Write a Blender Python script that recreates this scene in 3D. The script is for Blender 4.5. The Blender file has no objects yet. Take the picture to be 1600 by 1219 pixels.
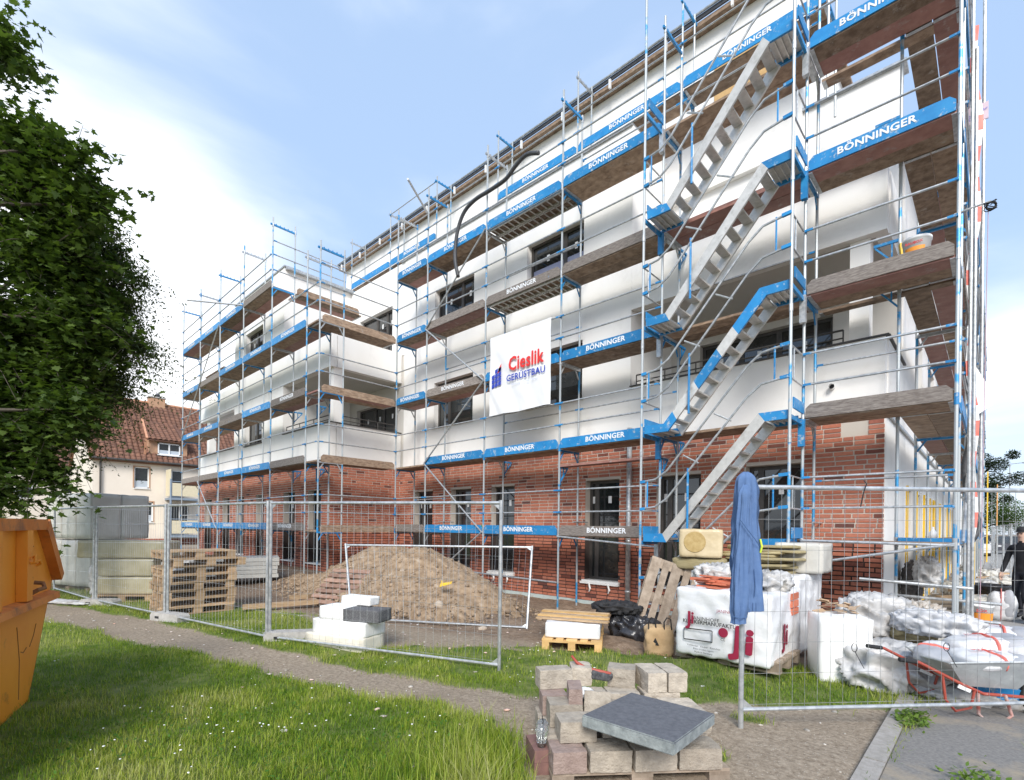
import bpy, bmesh, math, random
import numpy as np
from mathutils import Vector, Matrix, noise, Euler
random.seed(7); rng = np.random.default_rng(7)
S = bpy.context.scene
R = math.radians
# ------------------------------------------------------------------ camera
cd = bpy.data.cameras.new('camera'); cam = bpy.data.objects.new('camera', cd); S.collection.objects.link(cam)
cd.sensor_width = 36; cd.lens = 17.953; cd.shift_y = 0.1343; cd.clip_start = 0.05; cd.clip_end = 3000
YAW, ROLL = R(43.334), R(0.7162)
F = Vector((-math.sin(YAW), math.cos(YAW), 0)); Rt = Vector((math.cos(YAW), math.sin(YAW), 0)); Up = Vector((0, 0, 1))
R2 = Rt*math.cos(ROLL)+Up*math.sin(ROLL); U2 = -Rt*math.sin(ROLL)+Up*math.cos(ROLL)
M = Matrix((R2, U2, -F)).transposed().to_4x4(); M.translation = Vector((0, 0, 1.65)); cam.matrix_world = M
S.camera = cam
# ------------------------------------------------------------------ world and sun
w = bpy.data.worlds.new('World'); S.world = w; w.use_nodes = True
nt = w.node_tree; nt.nodes.clear(); N = nt.nodes.new; L = nt.links.new
SUN_EL, SUN_AZ = R(37), R(140)      # azimuth of the sun clockwise from +Y
out = N('ShaderNodeOutputWorld'); bg = N('ShaderNodeBackground'); L(bg.outputs[0], out.inputs[0])
sky = N('ShaderNodeTexSky'); sky.sky_type = 'NISHITA'; sky.sun_disc = False; sky.sun_elevation = SUN_EL; sky.sun_rotation = SUN_AZ
sky.air_density = 1.0; sky.dust_density = 1.0; sky.ozone_density = 2.0
bg.inputs[1].default_value = 0.15
tc = N('ShaderNodeTexCoord'); sep = N('ShaderNodeSeparateXYZ'); L(tc.outputs['Generated'], sep.inputs[0])
mp = N('ShaderNodeMapping'); mp.inputs['Scale'].default_value = (1.1, 1.5, 3.4); mp.inputs['Rotation'].default_value = (0, 0.35, 0.5); L(tc.outputs['Generated'], mp.inputs[0])
nz = N('ShaderNodeTexNoise'); nz.inputs['Scale'].default_value = 1.25; nz.inputs['Detail'].default_value = 7; nz.inputs['Roughness'].default_value = .5; nz.inputs['Distortion'].default_value = .35; L(mp.outputs[0], nz.inputs[0])
def mth(op, a, b=None, c=None, clamp=False):
    m = N('ShaderNodeMath'); m.operation = op; m.use_clamp = clamp
    for i, v in enumerate((a, b, c)):
        if v is None: continue
        if isinstance(v, (int, float)): m.inputs[i].default_value = v
        else: L(v, m.inputs[i])
    return m.outputs[0]
vd = N('ShaderNodeVectorMath'); vd.operation = 'DOT_PRODUCT'; L(tc.outputs['Generated'], vd.inputs[0])
vd.inputs[1].default_value = Vector((-0.93, -0.02, 0.36)).normalized()       # the bank of cloud in the west
bank = mth('MULTIPLY_ADD', vd.outputs['Value'], 8.0, -6.95, True)
hor = mth('MULTIPLY_ADD', sep.outputs[2], -3.0, 1.08, True)
cl = mth('ADD', mth('MULTIPLY', bank, .85), mth('MULTIPLY', hor, .72))
cl = mth('ADD', cl, mth('MULTIPLY_ADD', nz.outputs[0], 2.4, -1.36))
cr = N('ShaderNodeMapRange'); cr.interpolation_type = 'SMOOTHSTEP'; cr.inputs[1].default_value = -.1; cr.inputs[2].default_value = 1.05; cr.inputs[3].default_value = .0; cr.inputs[4].default_value = 1; L(cl, cr.inputs[0])
hz = N('ShaderNodeMix'); hz.data_type = 'RGBA'; hz.inputs[0].default_value = .75; L(sky.outputs[0], hz.inputs[6]); hz.inputs[7].default_value = (2.1, 2.85, 4.05, 1)
mx = N('ShaderNodeMix'); mx.data_type = 'RGBA'; L(cr.outputs[0], mx.inputs[0]); L(hz.outputs[2], mx.inputs[6]); mx.inputs[7].default_value = (5.4, 5.5, 5.7, 1)
L(mx.outputs[2], bg.inputs[0])
sl = bpy.data.lights.new('sun', 'SUN'); sl.energy = 2.3; sl.angle = R(24); sl.color = (1, .955, .89)
so = bpy.data.objects.new('sun', sl); S.collection.objects.link(so)
sd = Vector((math.sin(SUN_AZ)*math.cos(SUN_EL), math.cos(SUN_AZ)*math.cos(SUN_EL), math.sin(SUN_EL)))
so.rotation_euler = sd.to_track_quat('Z', 'Y').to_euler()
S.view_settings.view_transform = 'Standard'; S.view_settings.look = 'None'; S.view_settings.gamma = 1
S.view_settings.exposure = 0.85; S.view_settings.use_curve_mapping = False
S.render.engine = 'CYCLES'
S.cycles.max_bounces = 6; S.cycles.diffuse_bounces = 4; S.cycles.transparent_max_bounces = 12

# ------------------------------------------------------------------ materials
MATS = {}
def mat(name, c1, c2=None, rough=.7, metal=0, scale=8, bump=0, bscale=None, spec=.5, lo=.35, hi=.65, detail=6, stretch=None, isl=0, trans=0, alpha=1, dirt=None):
    """noise mix of c1/c2 with fine relief; isl = brightness variation per piece"""
    if name in MATS: return MATS[name]
    m = bpy.data.materials.new(name); m.use_nodes = True; t = m.node_tree; b = t.nodes['Principled BSDF']
    n, l = t.nodes.new, t.links.new
    b.inputs['Roughness'].default_value = rough; b.inputs['Metallic'].default_value = metal
    b.inputs['Specular IOR Level'].default_value = spec
    if trans: b.inputs['Transmission Weight'].default_value = trans
    if alpha < 1: b.inputs['Alpha'].default_value = alpha
    tcn = n('ShaderNodeTexCoord'); vec = tcn.outputs['Object']
    if stretch:
        mpn = n('ShaderNodeMapping'); mpn.inputs['Scale'].default_value = stretch; l(vec, mpn.inputs[0]); vec = mpn.outputs[0]
    if isl:
        oi = n('ShaderNodeObjectInfo'); va = n('ShaderNodeVectorMath'); va.operation = 'ADD'
        cmb = n('ShaderNodeVectorMath'); cmb.operation = 'SCALE'; cmb.inputs[0].default_value = (31, 17, 9); l(oi.outputs['Random'], cmb.inputs['Scale'])
        l(vec, va.inputs[0]); l(cmb.outputs[0], va.inputs[1]); vec = va.outputs[0]
    nn = n('ShaderNodeTexNoise'); nn.inputs['Scale'].default_value = scale; nn.inputs['Detail'].default_value = detail; nn.inputs['Roughness'].default_value = .6; l(vec, nn.inputs[0])
    col = None
    mr = n('ShaderNodeMapRange'); mr.inputs[1].default_value = lo; mr.inputs[2].default_value = hi; l(nn.outputs[0], mr.inputs[0])
    mxn = n('ShaderNodeMix'); mxn.data_type = 'RGBA'; l(mr.outputs[0], mxn.inputs[0])
    mxn.inputs[6].default_value = (*c1, 1); mxn.inputs[7].default_value = (*(c2 or c1), 1); col = mxn.outputs[2]
    if isl:
        ge = n('ShaderNodeNewGeometry'); ad = n('ShaderNodeMath'); ad.operation = 'ADD'; l(ge.outputs['Random Per Island'], ad.inputs[0]); l(oi.outputs['Random'], ad.inputs[1])
        fr = n('ShaderNodeMath'); fr.operation = 'FRACT'; l(ad.outputs[0], fr.inputs[0])
        m2 = n('ShaderNodeMapRange'); m2.inputs[3].default_value = 1-isl; m2.inputs[4].default_value = 1+isl; l(fr.outputs[0], m2.inputs[0])
        hs = n('ShaderNodeHueSaturation'); l(m2.outputs[0], hs.inputs['Value']); l(col, hs.inputs['Color']); col = hs.outputs[0]
    if dirt:
        n3 = n('ShaderNodeTexNoise'); n3.inputs['Scale'].default_value = dirt[1]; n3.inputs['Detail'].default_value = 8; n3.inputs['Roughness'].default_value = .7; l(tcn.outputs['Object'], n3.inputs[0])
        m3 = n('ShaderNodeMapRange'); m3.inputs[1].default_value = dirt[2]; m3.inputs[2].default_value = dirt[3]; l(n3.outputs[0], m3.inputs[0])
        m4 = n('ShaderNodeMix'); m4.data_type = 'RGBA'; l(m3.outputs[0], m4.inputs[0]); l(col, m4.inputs[6]); m4.inputs[7].default_value = (*dirt[0], 1); col = m4.outputs[2]
    l(col, b.inputs['Base Color'])
    if bump:
        bn = n('ShaderNodeTexNoise'); bn.inputs['Scale'].default_value = bscale or scale*4; bn.inputs['Detail'].default_value = 5; l(vec, bn.inputs[0])
        bp = n('ShaderNodeBump'); bp.inputs['Strength'].default_value = bump; bp.inputs['Distance'].default_value = .01; l(bn.outputs[0], bp.inputs['Height']); l(bp.outputs[0], b.inputs['Normal'])
    MATS[name] = m; return m
galv = mat('galvanised_steel', (.38, .40, .41), (.56, .57, .57), rough=.42, metal=.55, scale=14, lo=.4, hi=.6, isl=.12, dirt=((.45, .42, .38), 9, .62, .72))
blue = mat('blue_paint', (.012, .185, .44), (.022, .24, .52), rough=.45, scale=5, isl=.16, dirt=((.38, .45, .50), 11, .57, .66))
bluepost = mat('galvanised_steel_with_blue_paint', (.42, .45, .46), (.05, .29, .55), rough=.42, metal=.3, scale=1.1, lo=.57, hi=.61, isl=.1, detail=3, stretch=(1, 1, 1.4), dirt=((.45, .46, .45), 14, .55, .62))
wood = mat('weathered_deck_wood', (.175, .115, .075), (.35, .25, .175), rough=.85, scale=7, stretch=(1, 1, 3), isl=.3, bump=.4, bscale=40, dirt=((.42, .38, .33), 5, .58, .75))
redply = mat('red_coated_plywood', (.25, .11, .085), (.34, .17, .135), rough=.6, scale=5, isl=.25, dirt=((.38, .33, .30), 6, .57, .74))
greywood = mat('grey_toe_board_wood', (.15, .125, .11), (.30, .265, .235), rough=.9, scale=10, stretch=(1, 1, 6), isl=.25, bump=.4, dirt=((.10, .28, .48), 4, .66, .7))
alu = mat('aluminium', (.56, .54, .50), (.68, .655, .61), rough=.45, metal=.35, scale=8, isl=.08, dirt=((.42, .40, .36), 7, .52, .7))
white_txt = mat('white_lettering', (.82, .82, .82), (.74, .77, .8), rough=.6, scale=30)
plaster = mat('white_render', (.86, .84, .80), (.89, .875, .845), rough=.9, scale=.7, bump=.25, bscale=160, stretch=(1, 1, .35), dirt=((.72, .69, .64), 1.1, .54, .85))
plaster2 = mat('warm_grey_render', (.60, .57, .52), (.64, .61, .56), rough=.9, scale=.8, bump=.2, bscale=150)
beige = mat('cream_house_render', (.74, .66, .56), (.78, .70, .60), rough=.9, scale=1, bump=.15, bscale=60)
darkframe = mat('dark_window_frame', (.050, .045, .042), (.075, .068, .062), rough=.5, scale=6)
glass = mat('window_glass', (.012, .014, .016), (.03, .034, .034), rough=.04, spec=.9, scale=1.2)
film = mat('lavender_protective_film', (.28, .29, .42), (.36, .37, .48), rough=.3, scale=3)
concrete = mat('concrete', (.36, .34, .31), (.47, .45, .42), rough=.9, scale=12, isl=.08, bump=.4)
eps = mat('white_polystyrene', (.86, .86, .84), (.80, .79, .76), rough=.8, scale=3, bump=.3, bscale=90, dirt=((.62, .56, .46), 5, .60, .75))
wool = mat('mineral_wool', (.33, .27, .14), (.46, .39, .22), rough=1, scale=6, stretch=(1, 1, 7), isl=.12, bump=.8, bscale=50)
filmw = mat('white_plastic_wrap', (.70, .70, .71), (.80, .80, .80), rough=.32, scale=2.5, bump=.5, bscale=16, dirt=((.55, .53, .52), 4, .6, .7))
filmg = mat('grey_plastic_wrap', (.30, .30, .31), (.38, .38, .38), rough=.3, scale=2, bump=.5, bscale=12)
filmwool = mat('wrapped_mineral_wool', (.38, .33, .20), (.50, .45, .31), rough=.35, scale=2.5, bump=.5, bscale=14, isl=.08)
filmwp = mat('pale_wrapped_insulation', (.50, .48, .43), (.62, .60, .54), rough=.35, scale=2, bump=.5, bscale=14, isl=.06)
palwood = mat('pallet_wood', (.34, .225, .125), (.47, .33, .20), rough=.85, scale=7, stretch=(1, 1, 4), isl=.3, bump=.3)
palnew = mat('new_pallet_wood', (.56, .34, .13), (.66, .43, .19), rough=.8, scale=6, isl=.15, bump=.2)
palold = mat('old_grey_pallet_wood', (.22, .17, .125), (.36, .29, .225), rough=.9, scale=9, isl=.25, bump=.5, stretch=(1, 1, .3))
paver = mat('concrete_paver', (.33, .285, .23), (.47, .41, .33), rough=.95, scale=14, isl=.2, bump=.9, bscale=70)
slate = mat('dark_grey_slab', (.095, .098, .108), (.14, .143, .155), rough=.8, scale=30, bump=.5, bscale=120, dirt=((.3, .3, .31), 9, .68, .72))
slabedge = mat('slab_side', (.17, .19, .19), (.32, .35, .34), rough=.9, scale=12, bump=.5)
dusty = mat('dusty_plastic_film', (.40, .39, .38), (.60, .59, .575), rough=.38, scale=5, bump=.7, bscale=24, dirt=((.30, .26, .21), 3.6, .54, .72))
black = mat('black_cloth', (.012, .012, .014), (.03, .03, .032), rough=.8, scale=10)
blackpl = mat('black_plastic', (.015, .015, .018), (.05, .05, .055), rough=.25, scale=6, bump=.8, bscale=12)
hose_m = mat('dark_hose_rubber', (.035, .037, .04), (.07, .07, .075), rough=.5, scale=20)
orange = mat('orange_skip_paint', (.78, .25, .014), (.86, .32, .028), rough=.5, scale=1.6, bump=.1, bscale=9, dirt=((.30, .11, .03), 2.6, .60, .75))
orange_rim = mat('orange_scuffed_paint', (.52, .15, .02), (.66, .22, .04), rough=.6, scale=4, dirt=((.22, .09, .04), 3.5, .50, .66))
rust = mat('rust', (.20, .085, .03), (.30, .13, .05), rough=.9, scale=20)
blue_cloth = mat('blue_fleece', (.085, .155, .31), (.105, .18, .34), rough=.95, scale=20, bump=.3, bscale=200)
skin = mat('skin', (.55, .36, .27), rough=.6)
paper = mat('brown_kraft_paper', (.42, .28, .15), (.52, .36, .2), rough=.9, scale=5, bump=.4, bscale=14)
redpaint = mat('red_paint_chipped', (.33, .055, .035), (.40, .08, .05), rough=.5, scale=8, dirt=((.42, .36, .32), 12, .60, .66))
zinc = mat('zinc_tray', (.36, .38, .38), (.50, .52, .52), rough=.5, metal=.3, scale=5, bump=.2, bscale=14, dirt=((.62, .61, .58), 5, .56, .72))
rubber = mat('tyre_rubber', (.02, .02, .02), (.05, .048, .045), rough=.9, scale=14)
yellow = mat('yellow_paint', (.75, .46, .02), (.80, .52, .04), rough=.5, scale=6)
orange_lab = mat('orange_label', (.85, .30, .03), rough=.5)
redlab = mat('red_print', (.65, .03, .03), rough=.6)
maroon = mat('maroon_print', (.30, .015, .05), rough=.5)
navy = mat('navy_print', (.03, .035, .33), rough=.5)
blackp = mat('black_print', (.02, .02, .022), rough=.5)
whitepl = mat('white_plastic', (.80, .80, .79), (.74, .74, .73), rough=.35, scale=4)
foundation = mat('pale_blue_insulation', (.42, .50, .49), (.52, .58, .56), rough=.9, scale=5, bump=.3, dirt=((.36, .33, .28), 5, .5, .66))
tile_m = mat('clay_roof_tile', (.15, .07, .045), (.22, .105, .065), rough=.8, scale=5, isl=.2, dirt=((.15, .08, .055), 3, .5, .7))
tile_light = mat('light_clay_ridge_tile', (.50, .24, .13), (.58, .30, .18), rough=.8, scale=8, isl=.15)
tan = mat('tan_dormer_cladding', (.42, .24, .14), (.50, .30, .19), rough=.8, scale=6)
brick_red = mat('house_brick_red', (.30, .10, .06), (.38, .14, .08), rough=.9, scale=9)
bark = mat('bark', (.05, .04, .03), (.11, .09, .07), rough=.95, scale=9, bump=.8, stretch=(1, 1, .2))
asphalt = mat('asphalt', (.16, .15, .14), (.24, .225, .205), rough=.95, scale=40, bump=.4, dirt=((.34, .28, .20), 1.6, .52, .7))
kerbst = mat('kerb_stone', (.28, .26, .23), (.37, .34, .31), rough=.95, scale=18, bump=.5, dirt=((.16, .17, .08), 4, .6, .7))
cloth_w = mat('white_banner_fabric', (.78, .78, .79), (.82, .82, .82), rough=.65, scale=3)
ltblue = mat('light_blue_film', (.15, .36, .60), (.2, .42, .66), rough=.4, scale=3)
clay = mat('clay_brick_slip', (.48, .13, .07), (.56, .18, .10), rough=.85, scale=9, isl=.2)
flagred = mat('faded_red_tape', (.75, .12, .08), (.85, .25, .2), rough=.6, scale=3)
pinkb = mat('pale_pink_board', (.66, .52, .60), (.70, .58, .64), rough=.6, scale=3)
carw = mat('white_car_paint', (.7, .7, .72), rough=.2); card = mat('dark_car_paint', (.05, .05, .07), rough=.2); carr = mat('silver_car_paint', (.35, .37, .4), rough=.25, metal=.5)

def brick_mat():
    m = bpy.data.materials.new('red_clinker_brick'); m.use_nodes = True; t = m.node_tree; b = t.nodes['Principled BSDF']; n, l = t.nodes.new, t.links.new
    b.inputs['Roughness'].default_value = .85
    oi = n('ShaderNodeObjectInfo'); ge = n('ShaderNodeNewGeometry')
    ad = n('ShaderNodeMath'); ad.operation = 'ADD'; l(ge.outputs['Random Per Island'], ad.inputs[0]); l(oi.outputs['Random'], ad.inputs[1])
    fr = n('ShaderNodeMath'); fr.operation = 'FRACT'; l(ad.outputs[0], fr.inputs[0])
    cr = n('ShaderNodeValToRGB'); e = cr.color_ramp.elements; e[0].position = 0; e[0].color = (.115, .05, .042, 1); e[1].position = .05; e[1].color = (.20, .062, .04, 1)
    for p, c in ((.12, (.40, .135, .08)), (.4, (.46, .155, .09)), (.7, (.50, .195, .125)), (.9, (.37, .125, .082)), (1, (.44, .165, .105))):
        x = e.new(p); x.color = (*c, 1)
    l(fr.outputs[0], cr.inputs[0])
    tc = n('ShaderNodeNewGeometry'); nn = n('ShaderNodeTexNoise'); nn.inputs['Scale'].default_value = 22; nn.inputs['Detail'].default_value = 5; l(tc.outputs['Position'], nn.inputs[0])
    mr = n('ShaderNodeMapRange'); mr.inputs[3].default_value = .72; mr.inputs[4].default_value = 1.25; l(nn.outputs[0], mr.inputs[0])
    hs = n('ShaderNodeHueSaturation'); l(cr.outputs[0], hs.inputs['Color']); l(mr.outputs[0], hs.inputs['Value']); l(hs.outputs[0], b.inputs['Base Color'])
    bp = n('ShaderNodeBump'); bp.inputs['Strength'].default_value = .5; bp.inputs['Distance'].default_value = .01; l(nn.outputs[0], bp.inputs['Height']); l(bp.outputs[0], b.inputs['Normal'])
    return m
brickm = brick_mat()
def mortar_mat():
    m = bpy.data.materials.new('mortar_pointed_above_open_joints_below'); m.use_nodes = True; t = m.node_tree; b = t.nodes['Principled BSDF']; n, l = t.nodes.new, t.links.new
    b.inputs['Roughness'].default_value = .95
    g = n('ShaderNodeNewGeometry'); s = n('ShaderNodeSeparateXYZ'); l(g.outputs['Position'], s.inputs[0])
    mr = n('ShaderNodeMapRange'); mr.inputs[1].default_value = 1.46; mr.inputs[2].default_value = 1.48; l(s.outputs[2], mr.inputs[0])
    mx = n('ShaderNodeMix'); mx.data_type = 'RGBA'; mx.inputs[6].default_value = (.055, .04, .035, 1); mx.inputs[7].default_value = (.56, .50, .43, 1); l(mr.outputs[0], mx.inputs[0]); l(mx.outputs[2], b.inputs['Base Color'])
    return m
mortar = mortar_mat()

# ------------------------------------------------------------------ builders
class MB:
    def __init__(s): s.v = []; s.f = []; s.m = []; s.mats = []
    def mi(s, m):
        if m not in s.mats: s.mats.append(m)
        return s.mats.index(m)
    def add(s, vs, fs, m):
        o = len(s.v); s.v += [tuple(p) for p in vs]; k = s.mi(m)
        for f in fs: s.f.append(tuple(o+i for i in f)); s.m.append(k)
        return s
    def hexa(s, p, m): return s.add(p, [(0, 3, 2, 1), (4, 5, 6, 7), (0, 1, 5, 4), (1, 2, 6, 5), (2, 3, 7, 6), (3, 0, 4, 7)], m)
    def box(s, a, b, m):
        (x0, y0, z0), (x1, y1, z1) = a, b
        return s.hexa([(x0, y0, z0), (x1, y0, z0), (x1, y1, z0), (x0, y1, z0), (x0, y0, z1), (x1, y0, z1), (x1, y1, z1), (x0, y1, z1)], m)
    def bar(s, p, q, wd, ht, m, up=Vector((0, 0, 1))):
        p, q = Vector(p), Vector(q); d = (q-p).normalized(); x = d.cross(Vector(up))
        if x.length < 1e-4: x = d.cross(Vector((0, 1, 0)))
        x.normalize(); y = x.cross(d).normalized(); x = x*wd/2; y = y*ht/2
        return s.hexa([p-x-y, p+x-y, q+x-y, q-x-y, p-x+y, p+x+y, q+x+y, q-x+y], m)
    def tube(s, pts, r, m, n=8, cap=True):
        pts = [Vector(p) for p in pts]; rs = r if isinstance(r, (list, tuple)) else [r]*len(pts)
        d0 = (pts[1]-pts[0]).normalized(); a = d0.orthogonal().normalized(); o = len(s.v); k = s.mi(m)
        for i, p in enumerate(pts):
            d = (pts[min(i+1, len(pts)-1)]-pts[max(i-1, 0)]).normalized(); a = (a-d*a.dot(d)).normalized(); b = d.cross(a)
            for j in range(n):
                t = 2*math.pi*j/n; s.v.append(tuple(p+(a*math.cos(t)+b*math.sin(t))*rs[i]))
        for i in range(len(pts)-1):
            for j in range(n):
                s.f.append((o+i*n+j, o+i*n+(j+1) % n, o+(i+1)*n+(j+1) % n, o+(i+1)*n+j)); s.m.append(k)
        if cap:
            s.f.append(tuple(o+j for j in range(n))[::-1]); s.m.append(k); s.f.append(tuple(o+(len(pts)-1)*n+j for j in range(n))); s.m.append(k)
        return s
    def lathe(s, prof, c, m, n=20):
        o = len(s.v); k = s.mi(m); c = Vector(c)
        for r, z in prof:
            for j in range(n): t = 2*math.pi*j/n; s.v.append((c.x+r*math.cos(t), c.y+r*math.sin(t), c.z+z))
        for i in range(len(prof)-1):
            for j in range(n): s.f.append((o+i*n+j, o+i*n+(j+1) % n, o+(i+1)*n+(j+1) % n, o+(i+1)*n+j)); s.m.append(k)
        return s
    def prism(s, poly, ext, m):
        """polygon of 3D points extruded by vector"""
        n = len(poly); e = Vector(ext); o = [Vector(p) for p in poly]
        return s.add(o+[p+e for p in o], [tuple(range(n))[::-1], tuple(range(n, 2*n))]+[(i, (i+1) % n, n+(i+1) % n, n+i) for i in range(n)], m)
    def mesh(s, name, smooth=False, norm=True):
        me = bpy.data.meshes.new(name); me.from_pydata(s.v, [], s.f)
        for m in s.mats: me.materials.append(m)
        if len(s.mats) > 1: me.polygons.foreach_set('material_index', s.m)
        if norm:
            bm = bmesh.new(); bm.from_mesh(me); bmesh.ops.recalc_face_normals(bm, faces=bm.faces); bm.to_mesh(me); bm.free()
        if smooth: me.shade_smooth()
        me.update(); return me
    def build(s, name, parent=None, smooth=False, norm=True, **kw):
        return put(name, s.mesh(name, smooth, norm), parent, **kw)
def put(name, me, parent=None, label=None, cat=None, group=None, kind=None, loc=None, rot=None):
    o = bpy.data.objects.new(name, me); S.collection.objects.link(o)
    if parent: o.parent = parent
    if loc is not None: o.location = loc
    if rot is not None: o.rotation_euler = rot
    for k, v in (('label', label), ('category', cat), ('group', group), ('kind', kind)):
        if v: o[k] = v
    return o
def thing(name, label, cat, loc=(0, 0, 0), rz=0, group=None, rot=None):
    return put(name, None, None, label, cat, group, loc=loc, rot=rot or (0, 0, rz))
def dup(root, loc, rz, label, group=None):
    r = root.copy(); S.collection.objects.link(r); r.location = loc; r.rotation_euler = (0, 0, rz); r['label'] = label
    if group: r['group'] = group
    for ch in list(root.children):
        c = ch.copy(); S.collection.objects.link(c); c.parent = r
        for g in list(ch.children):
            d = g.copy(); S.collection.objects.link(d); d.parent = c
    return r
TXT = {}
def text(s, size, m, parent, origin, xdir, ydir, name='lettering', bold=.02, sx=1.0, ext=.002, center=True):
    key = (s, bold, m.name, ext)
    if key not in TXT:
        c = bpy.data.curves.new('t', 'FONT'); c.body = s; c.size = 1; c.extrude = 0; c.resolution_u = 2; c.space_character = 1+bold*1.2
        if center: c.align_x = 'CENTER'; c.align_y = 'CENTER'
        t = bpy.data.objects.new('t', c); S.collection.objects.link(t)
        dg = bpy.context.evaluated_depsgraph_get(); me = bpy.data.meshes.new_from_object(t.evaluated_get(dg)); bpy.data.objects.remove(t)
        if bold > .004:      # heavier strokes: shifted copies, each a hair above the other
            v0 = [tuple(q.co) for q in me.vertices]; f0 = [tuple(q.vertices) for q in me.polygons]; V_, F_ = [], []
            for i, (ox, oy) in enumerate(((-1, 0), (1, 0), (0, 1), (0, -1), (-.7, .7), (.7, .7), (.7, -.7), (-.7, -.7), (0, 0))):
                o_ = len(V_); V_ += [(a+ox*bold, b+oy*bold, cc+i*.002) for a, b, cc in v0]; F_ += [tuple(o_+k for k in q) for q in f0]
            me = bpy.data.meshes.new('lettering'); me.from_pydata(V_, [], F_)
        me.materials.clear(); me.materials.append(m); TXT[key] = me
    o = put(name, TXT[key], parent)
    x, y = Vector(xdir).normalized(), Vector(ydir).normalized(); z = x.cross(y)
    mm = Matrix((x*size*sx, y*size, z*size)).transposed().to_4x4(); mm.translation = Vector(origin); o.matrix_local = mm
    return o
def soft(size, name, m, parent=None, sub=10, amp=.02, nsc=3., pw=6, seed=0, smooth=True, fold=False, sag=0, **kw):
    """rounded block with uneven skin: superellipsoid exponent pw (large = boxy)"""
    bm = bmesh.new(); bmesh.ops.create_cube(bm, size=2); bmesh.ops.subdivide_edges(bm, edges=bm.edges, cuts=sub, use_grid_fill=True)
    sx, sy, sz = size
    if pw >= 10: pw *= 3.2
    for v in bm.verts:
        p = v.co; nrm = (abs(p.x)**pw+abs(p.y)**pw+abs(p.z)**pw)**(1/pw); q = p/nrm
        dsp = noise.noise(Vector((q.x*nsc*sx*1.2+seed*7.3, q.y*nsc*sy*1.2, q.z*nsc*sz*1.2+seed)))*amp+noise.noise(Vector((q.x*nsc*sx*4+seed, q.y*nsc*4*sy, q.z*nsc*4*sz)))*amp*.35
        if fold: dsp = amp*(.6-2.2*abs(noise.noise(Vector((q.x*nsc*sx+seed*3.1, q.y*nsc*sy*1.6, q.z*nsc*sz*.9)))))-amp*.7*abs(noise.noise(Vector((q.x*nsc*2.3*sx+seed, q.y*nsc*2.1*sy, q.z*nsc*1.8*sz+4))))
        d = q.normalized()*dsp
        v.co = Vector((q.x*sx/2, q.y*sy/2, (q.z+1)*sz/2)) + d
        if sag: v.co.z += -sag*(q.x*q.x+q.y*q.y)*.5
        v.co.z = max(v.co.z, 0)
    me = bpy.data.meshes.new(name); bm.to_mesh(me); bm.free(); me.materials.append(m)
    if smooth: me.shade_smooth()
    return put(name, me, parent, **kw)

# ------------------------------------------------------------------ ground
def smooth01(a, b, x): t = np.clip((x-a)/(b-a), 0, 1); return t*t*(3-2*t)
pathU = np.array([(-60, -6), (-13.46, 1.29), (-11.17, 1.93), (-8.99, 2.36), (-6.94, 2.71), (-5.31, 3.08), (-4.1, 3.41), (-3.07, 3.78), (-2.4, 4.35), (-1.8, 4.86), (-1.28, 5.2), (-.7, 5.75), (-.2, 6.2), (60, 60)])
pathL = np.array([(-60, -6.8), (-13.2, .62), (-11.4, .78), (-8.71, 1.51), (-7.25, 1.91), (-5.64, 2.21), (-4.5, 2.58), (-3.53, 2.86), (-2.85, 2.98), (-2.45, 2.85), (-2.15, 2.6), (-1.9, 2.0), (-1.6, .2), (60, -40)])
def vnoise(x, y, s, seed=0):
    """cheap smooth value noise on arrays"""
    x = x*s+seed*13.7; y = y*s+seed*5.1; xi = np.floor(x); yi = np.floor(y); fx = x-xi; fy = y-yi; fx = fx*fx*(3-2*fx); fy = fy*fy*(3-2*fy)
    h = lambda a, b: np.modf(np.abs(np.sin(a*127.1+b*311.7+seed)*43758.5453))[0]
    return (h(xi, yi)*(1-fx)+h(xi+1, yi)*fx)*(1-fy)+(h(xi, yi+1)*(1-fx)+h(xi+1, yi+1)*fx)*fy
def masks(x, y):
    """grass density 0..1"""
    n = vnoise(x, y, 1.7, 1)*.6+vnoise(x, y, 5, 2)*.4
    yl = np.interp(x, pathL[:, 0], pathL[:, 1])+.11*(x < -3); yu = np.interp(x, pathU[:, 0], pathU[:, 1])-.10*(x < -3)
    lawn = smooth01(-.06, .22, yl-y+(n-.5)*.34)
    # strip beyond the path, its far edge
    far = np.interp(x, [-30, -14, -11, -9, -7, -5.2, -4, -2.5, -1.2, -.7, -.2, .3], [.5, 2.9, 4.0, 4.2, 4.0, 4.6, 5.9, 6.9, 7.3, 7.3, 6.9, 6.0])
    strip = smooth01(-.04, .25, y-yu+(n-.5)*.3)*smooth01(-.1, .5, far-y+(n-.5)*1.0)*smooth01(.25, -.15, x)
    worn = 1-.9*smooth01(.5, .1, np.hypot((x+4.6)/1.6, (y-5.0)/.5)+n*.3)
    lawn2 = lawn*smooth01(-1.85, -2.2, x+(n-.5)*.3)
    tuft = smooth01(.72, .85, vnoise(x, y, 2.2, 9)+.25*(n-.5))*smooth01(-2.4, -2.1, x)*smooth01(2.3, 1.2, x)*smooth01(6.0, 4.6, y)*smooth01(2.8, 3.6, y)
    seam = smooth01(.085, .03, np.abs(x-(-.60-(y-6)*-.02+.1)))*smooth01(6.4, 5.9, y)*smooth01(.45, .6, n+.06)
    return np.clip(np.maximum.reduce([lawn2, strip*worn, tuft*.7, seam*.9]), 0, 1)
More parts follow.
